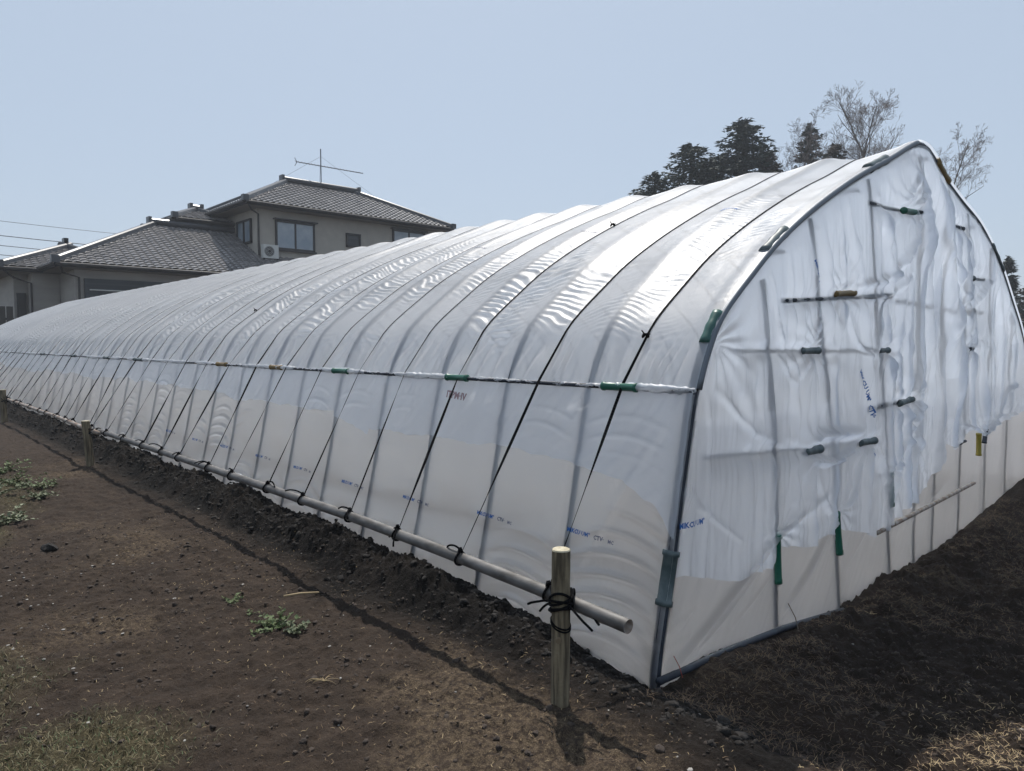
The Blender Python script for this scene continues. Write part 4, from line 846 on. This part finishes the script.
def weed(x, y, n, ln, label, mat=LEAF, seed=1, up=.6, stems=7, group=None, spread=1.):
    R = random.Random(seed); z = gh(x, y); o = empty('weed_plant', (x, y, z), label, 'weed', group or 'low weeds growing on the bare ground'); sm = MB(); lf = MB()
    for s in range(stems):
        a = R.uniform(0, 6.283); p = Vector((0, 0, 0)); d = Vector((math.cos(a), math.sin(a), up * R.uniform(.4, 1.4))).normalized(); P = [p]; L_ = ln * R.uniform(.5, 1.2) * spread
        for k in range(5): d = (d + Vector((R.uniform(-.2, .2), R.uniform(-.2, .2), -.08))).normalized(); p = p + d * L_ / 5; P.append(p)
        sm.tube(P, .0012, 4)
        for k in range(n):
            q = P[R.randint(1, 5)]; b = R.uniform(0, 6.283); e = R.uniform(-.1, .9); u = Vector((math.cos(b) * math.cos(e), math.sin(b) * math.cos(e), math.sin(e))); l_ = R.uniform(.012, .026) * (ln / .09) ** .4; w_ = u.cross(Vector((0, 0, 1))).normalized() * l_ * .42; nn = Vector((0, 0, 1)) * l_ * .12
            lf.add([q, q + u * l_ * .45 + w_ + nn, q + u * l_, q + u * l_ * .45 - w_ + nn, q + u * l_ * .5 - nn], [(0, 1, 4), (1, 2, 4), (2, 3, 4), (3, 0, 4)])
    sm.build('stem', GR3, o); lf.build('leaves', mat, o); return o
weed(-1.20, 1.71, 14, .15, 'largest green weed clump in the middle of the bare ground', LEAF, 1, .6, 18)
weed(-1.16, 1.58, 12, .11, 'grey green weed touching the front of the largest weed clump', LEAF2, 2, .5, 12)
weed(-1.26, 2.26, 10, .10, 'small green weed behind and left of the largest weed clump', LEAF, 3, .4, 8)
weed(-1.22, 2.02, 6, .045, 'tiny weed sprig just behind the largest weed clump', LEAF, 13, .3, 5)
for k, (x, y, l, lab) in enumerate(((-1.60, 7.6, .30, 'tall leafy weed at the left edge closest to the pipe'), (-1.85, 6.9, .32, 'bushy weed at the left edge cut by the frame'), (-1.55, 8.6, .26, 'farthest leafy weed at the left edge'), (-1.95, 5.6, .26, 'lower leafy weed at the left edge, nearest of the tall ones'), (-1.42, 7.2, .2, 'sprawling weed on the right of the left edge clump'), (-1.55, 6.5, .16, 'pale low weed in front of the left edge clump'))):
    weed(x, y, 14, l * 1.25, lab, LEAF2 if k % 2 else LEAF, 40 + k, .7, 20, 'leafy weeds at the left edge', .8)
def straw_tuft(x, y, label, n=14, ln=.09, seed=1):
    R = random.Random(seed); o = MB()
    for k in range(n):
        a = R.uniform(-.9, 2.6); p = Vector((0, 0, .005)); d = Vector((math.cos(a), math.sin(a), R.uniform(.2, .9))).normalized(); P = [p]; L_ = ln * R.uniform(.5, 1.2)
        for i in range(5): d = (d + Vector((0, 0, -.25))).normalized(); p = p + d * L_ / 5; P.append(p)
        o.tube(P, [.0016, .0016, .0014, .0012, .001, .0006], 4)
    q = o.build('straw_tuft', STR1); q.location = (x, y, gh(x, y)); tag(q, label, 'straw tuft'); return q
straw_tuft(-1.335, .92, 'pale dry straw tuft lying in the lower middle of the bare ground', seed=2)
straw_tuft(2.0, -.28, 'dry grass tuft on the soil heap below the second green clip', 16, .09, 5)
m = MB(); m.tube([(0, 0, .01), (.10, -.03, .012), (.2, -.08, .006)], .006, 6); s_ = m.build('stick', STR1, None, True); s_.location = (-.97, 2.12, gh(-.9, 2.06) + .004); tag(s_, 'pale straw stick lying flat near the soil bank', 'stick')
P = [(-1.84, 4.29, gh(-1.84, 4.29) + .02)]; blobs('soil_lump', P, [.06], CLOD, ('single dark soil lump alone on the brown ground at left', 'soil lump'), 9); bpy.data.objects['soil_lump'].pop('kind', None) if hasattr(bpy.data.objects['soil_lump'], 'pop') else None

# ------------------------------------------------------------------ the milky air of the day
m = MB(); m.bx((-920, -920, -3), (920, 960, 24)); HZ = bpy.data.materials.new('haze'); HZ.use_nodes = True; t = HZ.node_tree
for n_ in list(t.nodes):
    if n_.type != 'OUTPUT_MATERIAL': t.nodes.remove(n_)
pv = t.nodes.new('ShaderNodeVolumePrincipled'); pv.inputs['Color'].default_value = (.86, .92, 1, 1); pv.inputs['Density'].default_value = .0011; pv.inputs['Anisotropy'].default_value = .2
t.links.new(pv.outputs[0], t.nodes['Material Output'].inputs['Volume']); tag(m.build('haze', HZ), kind='stuff')
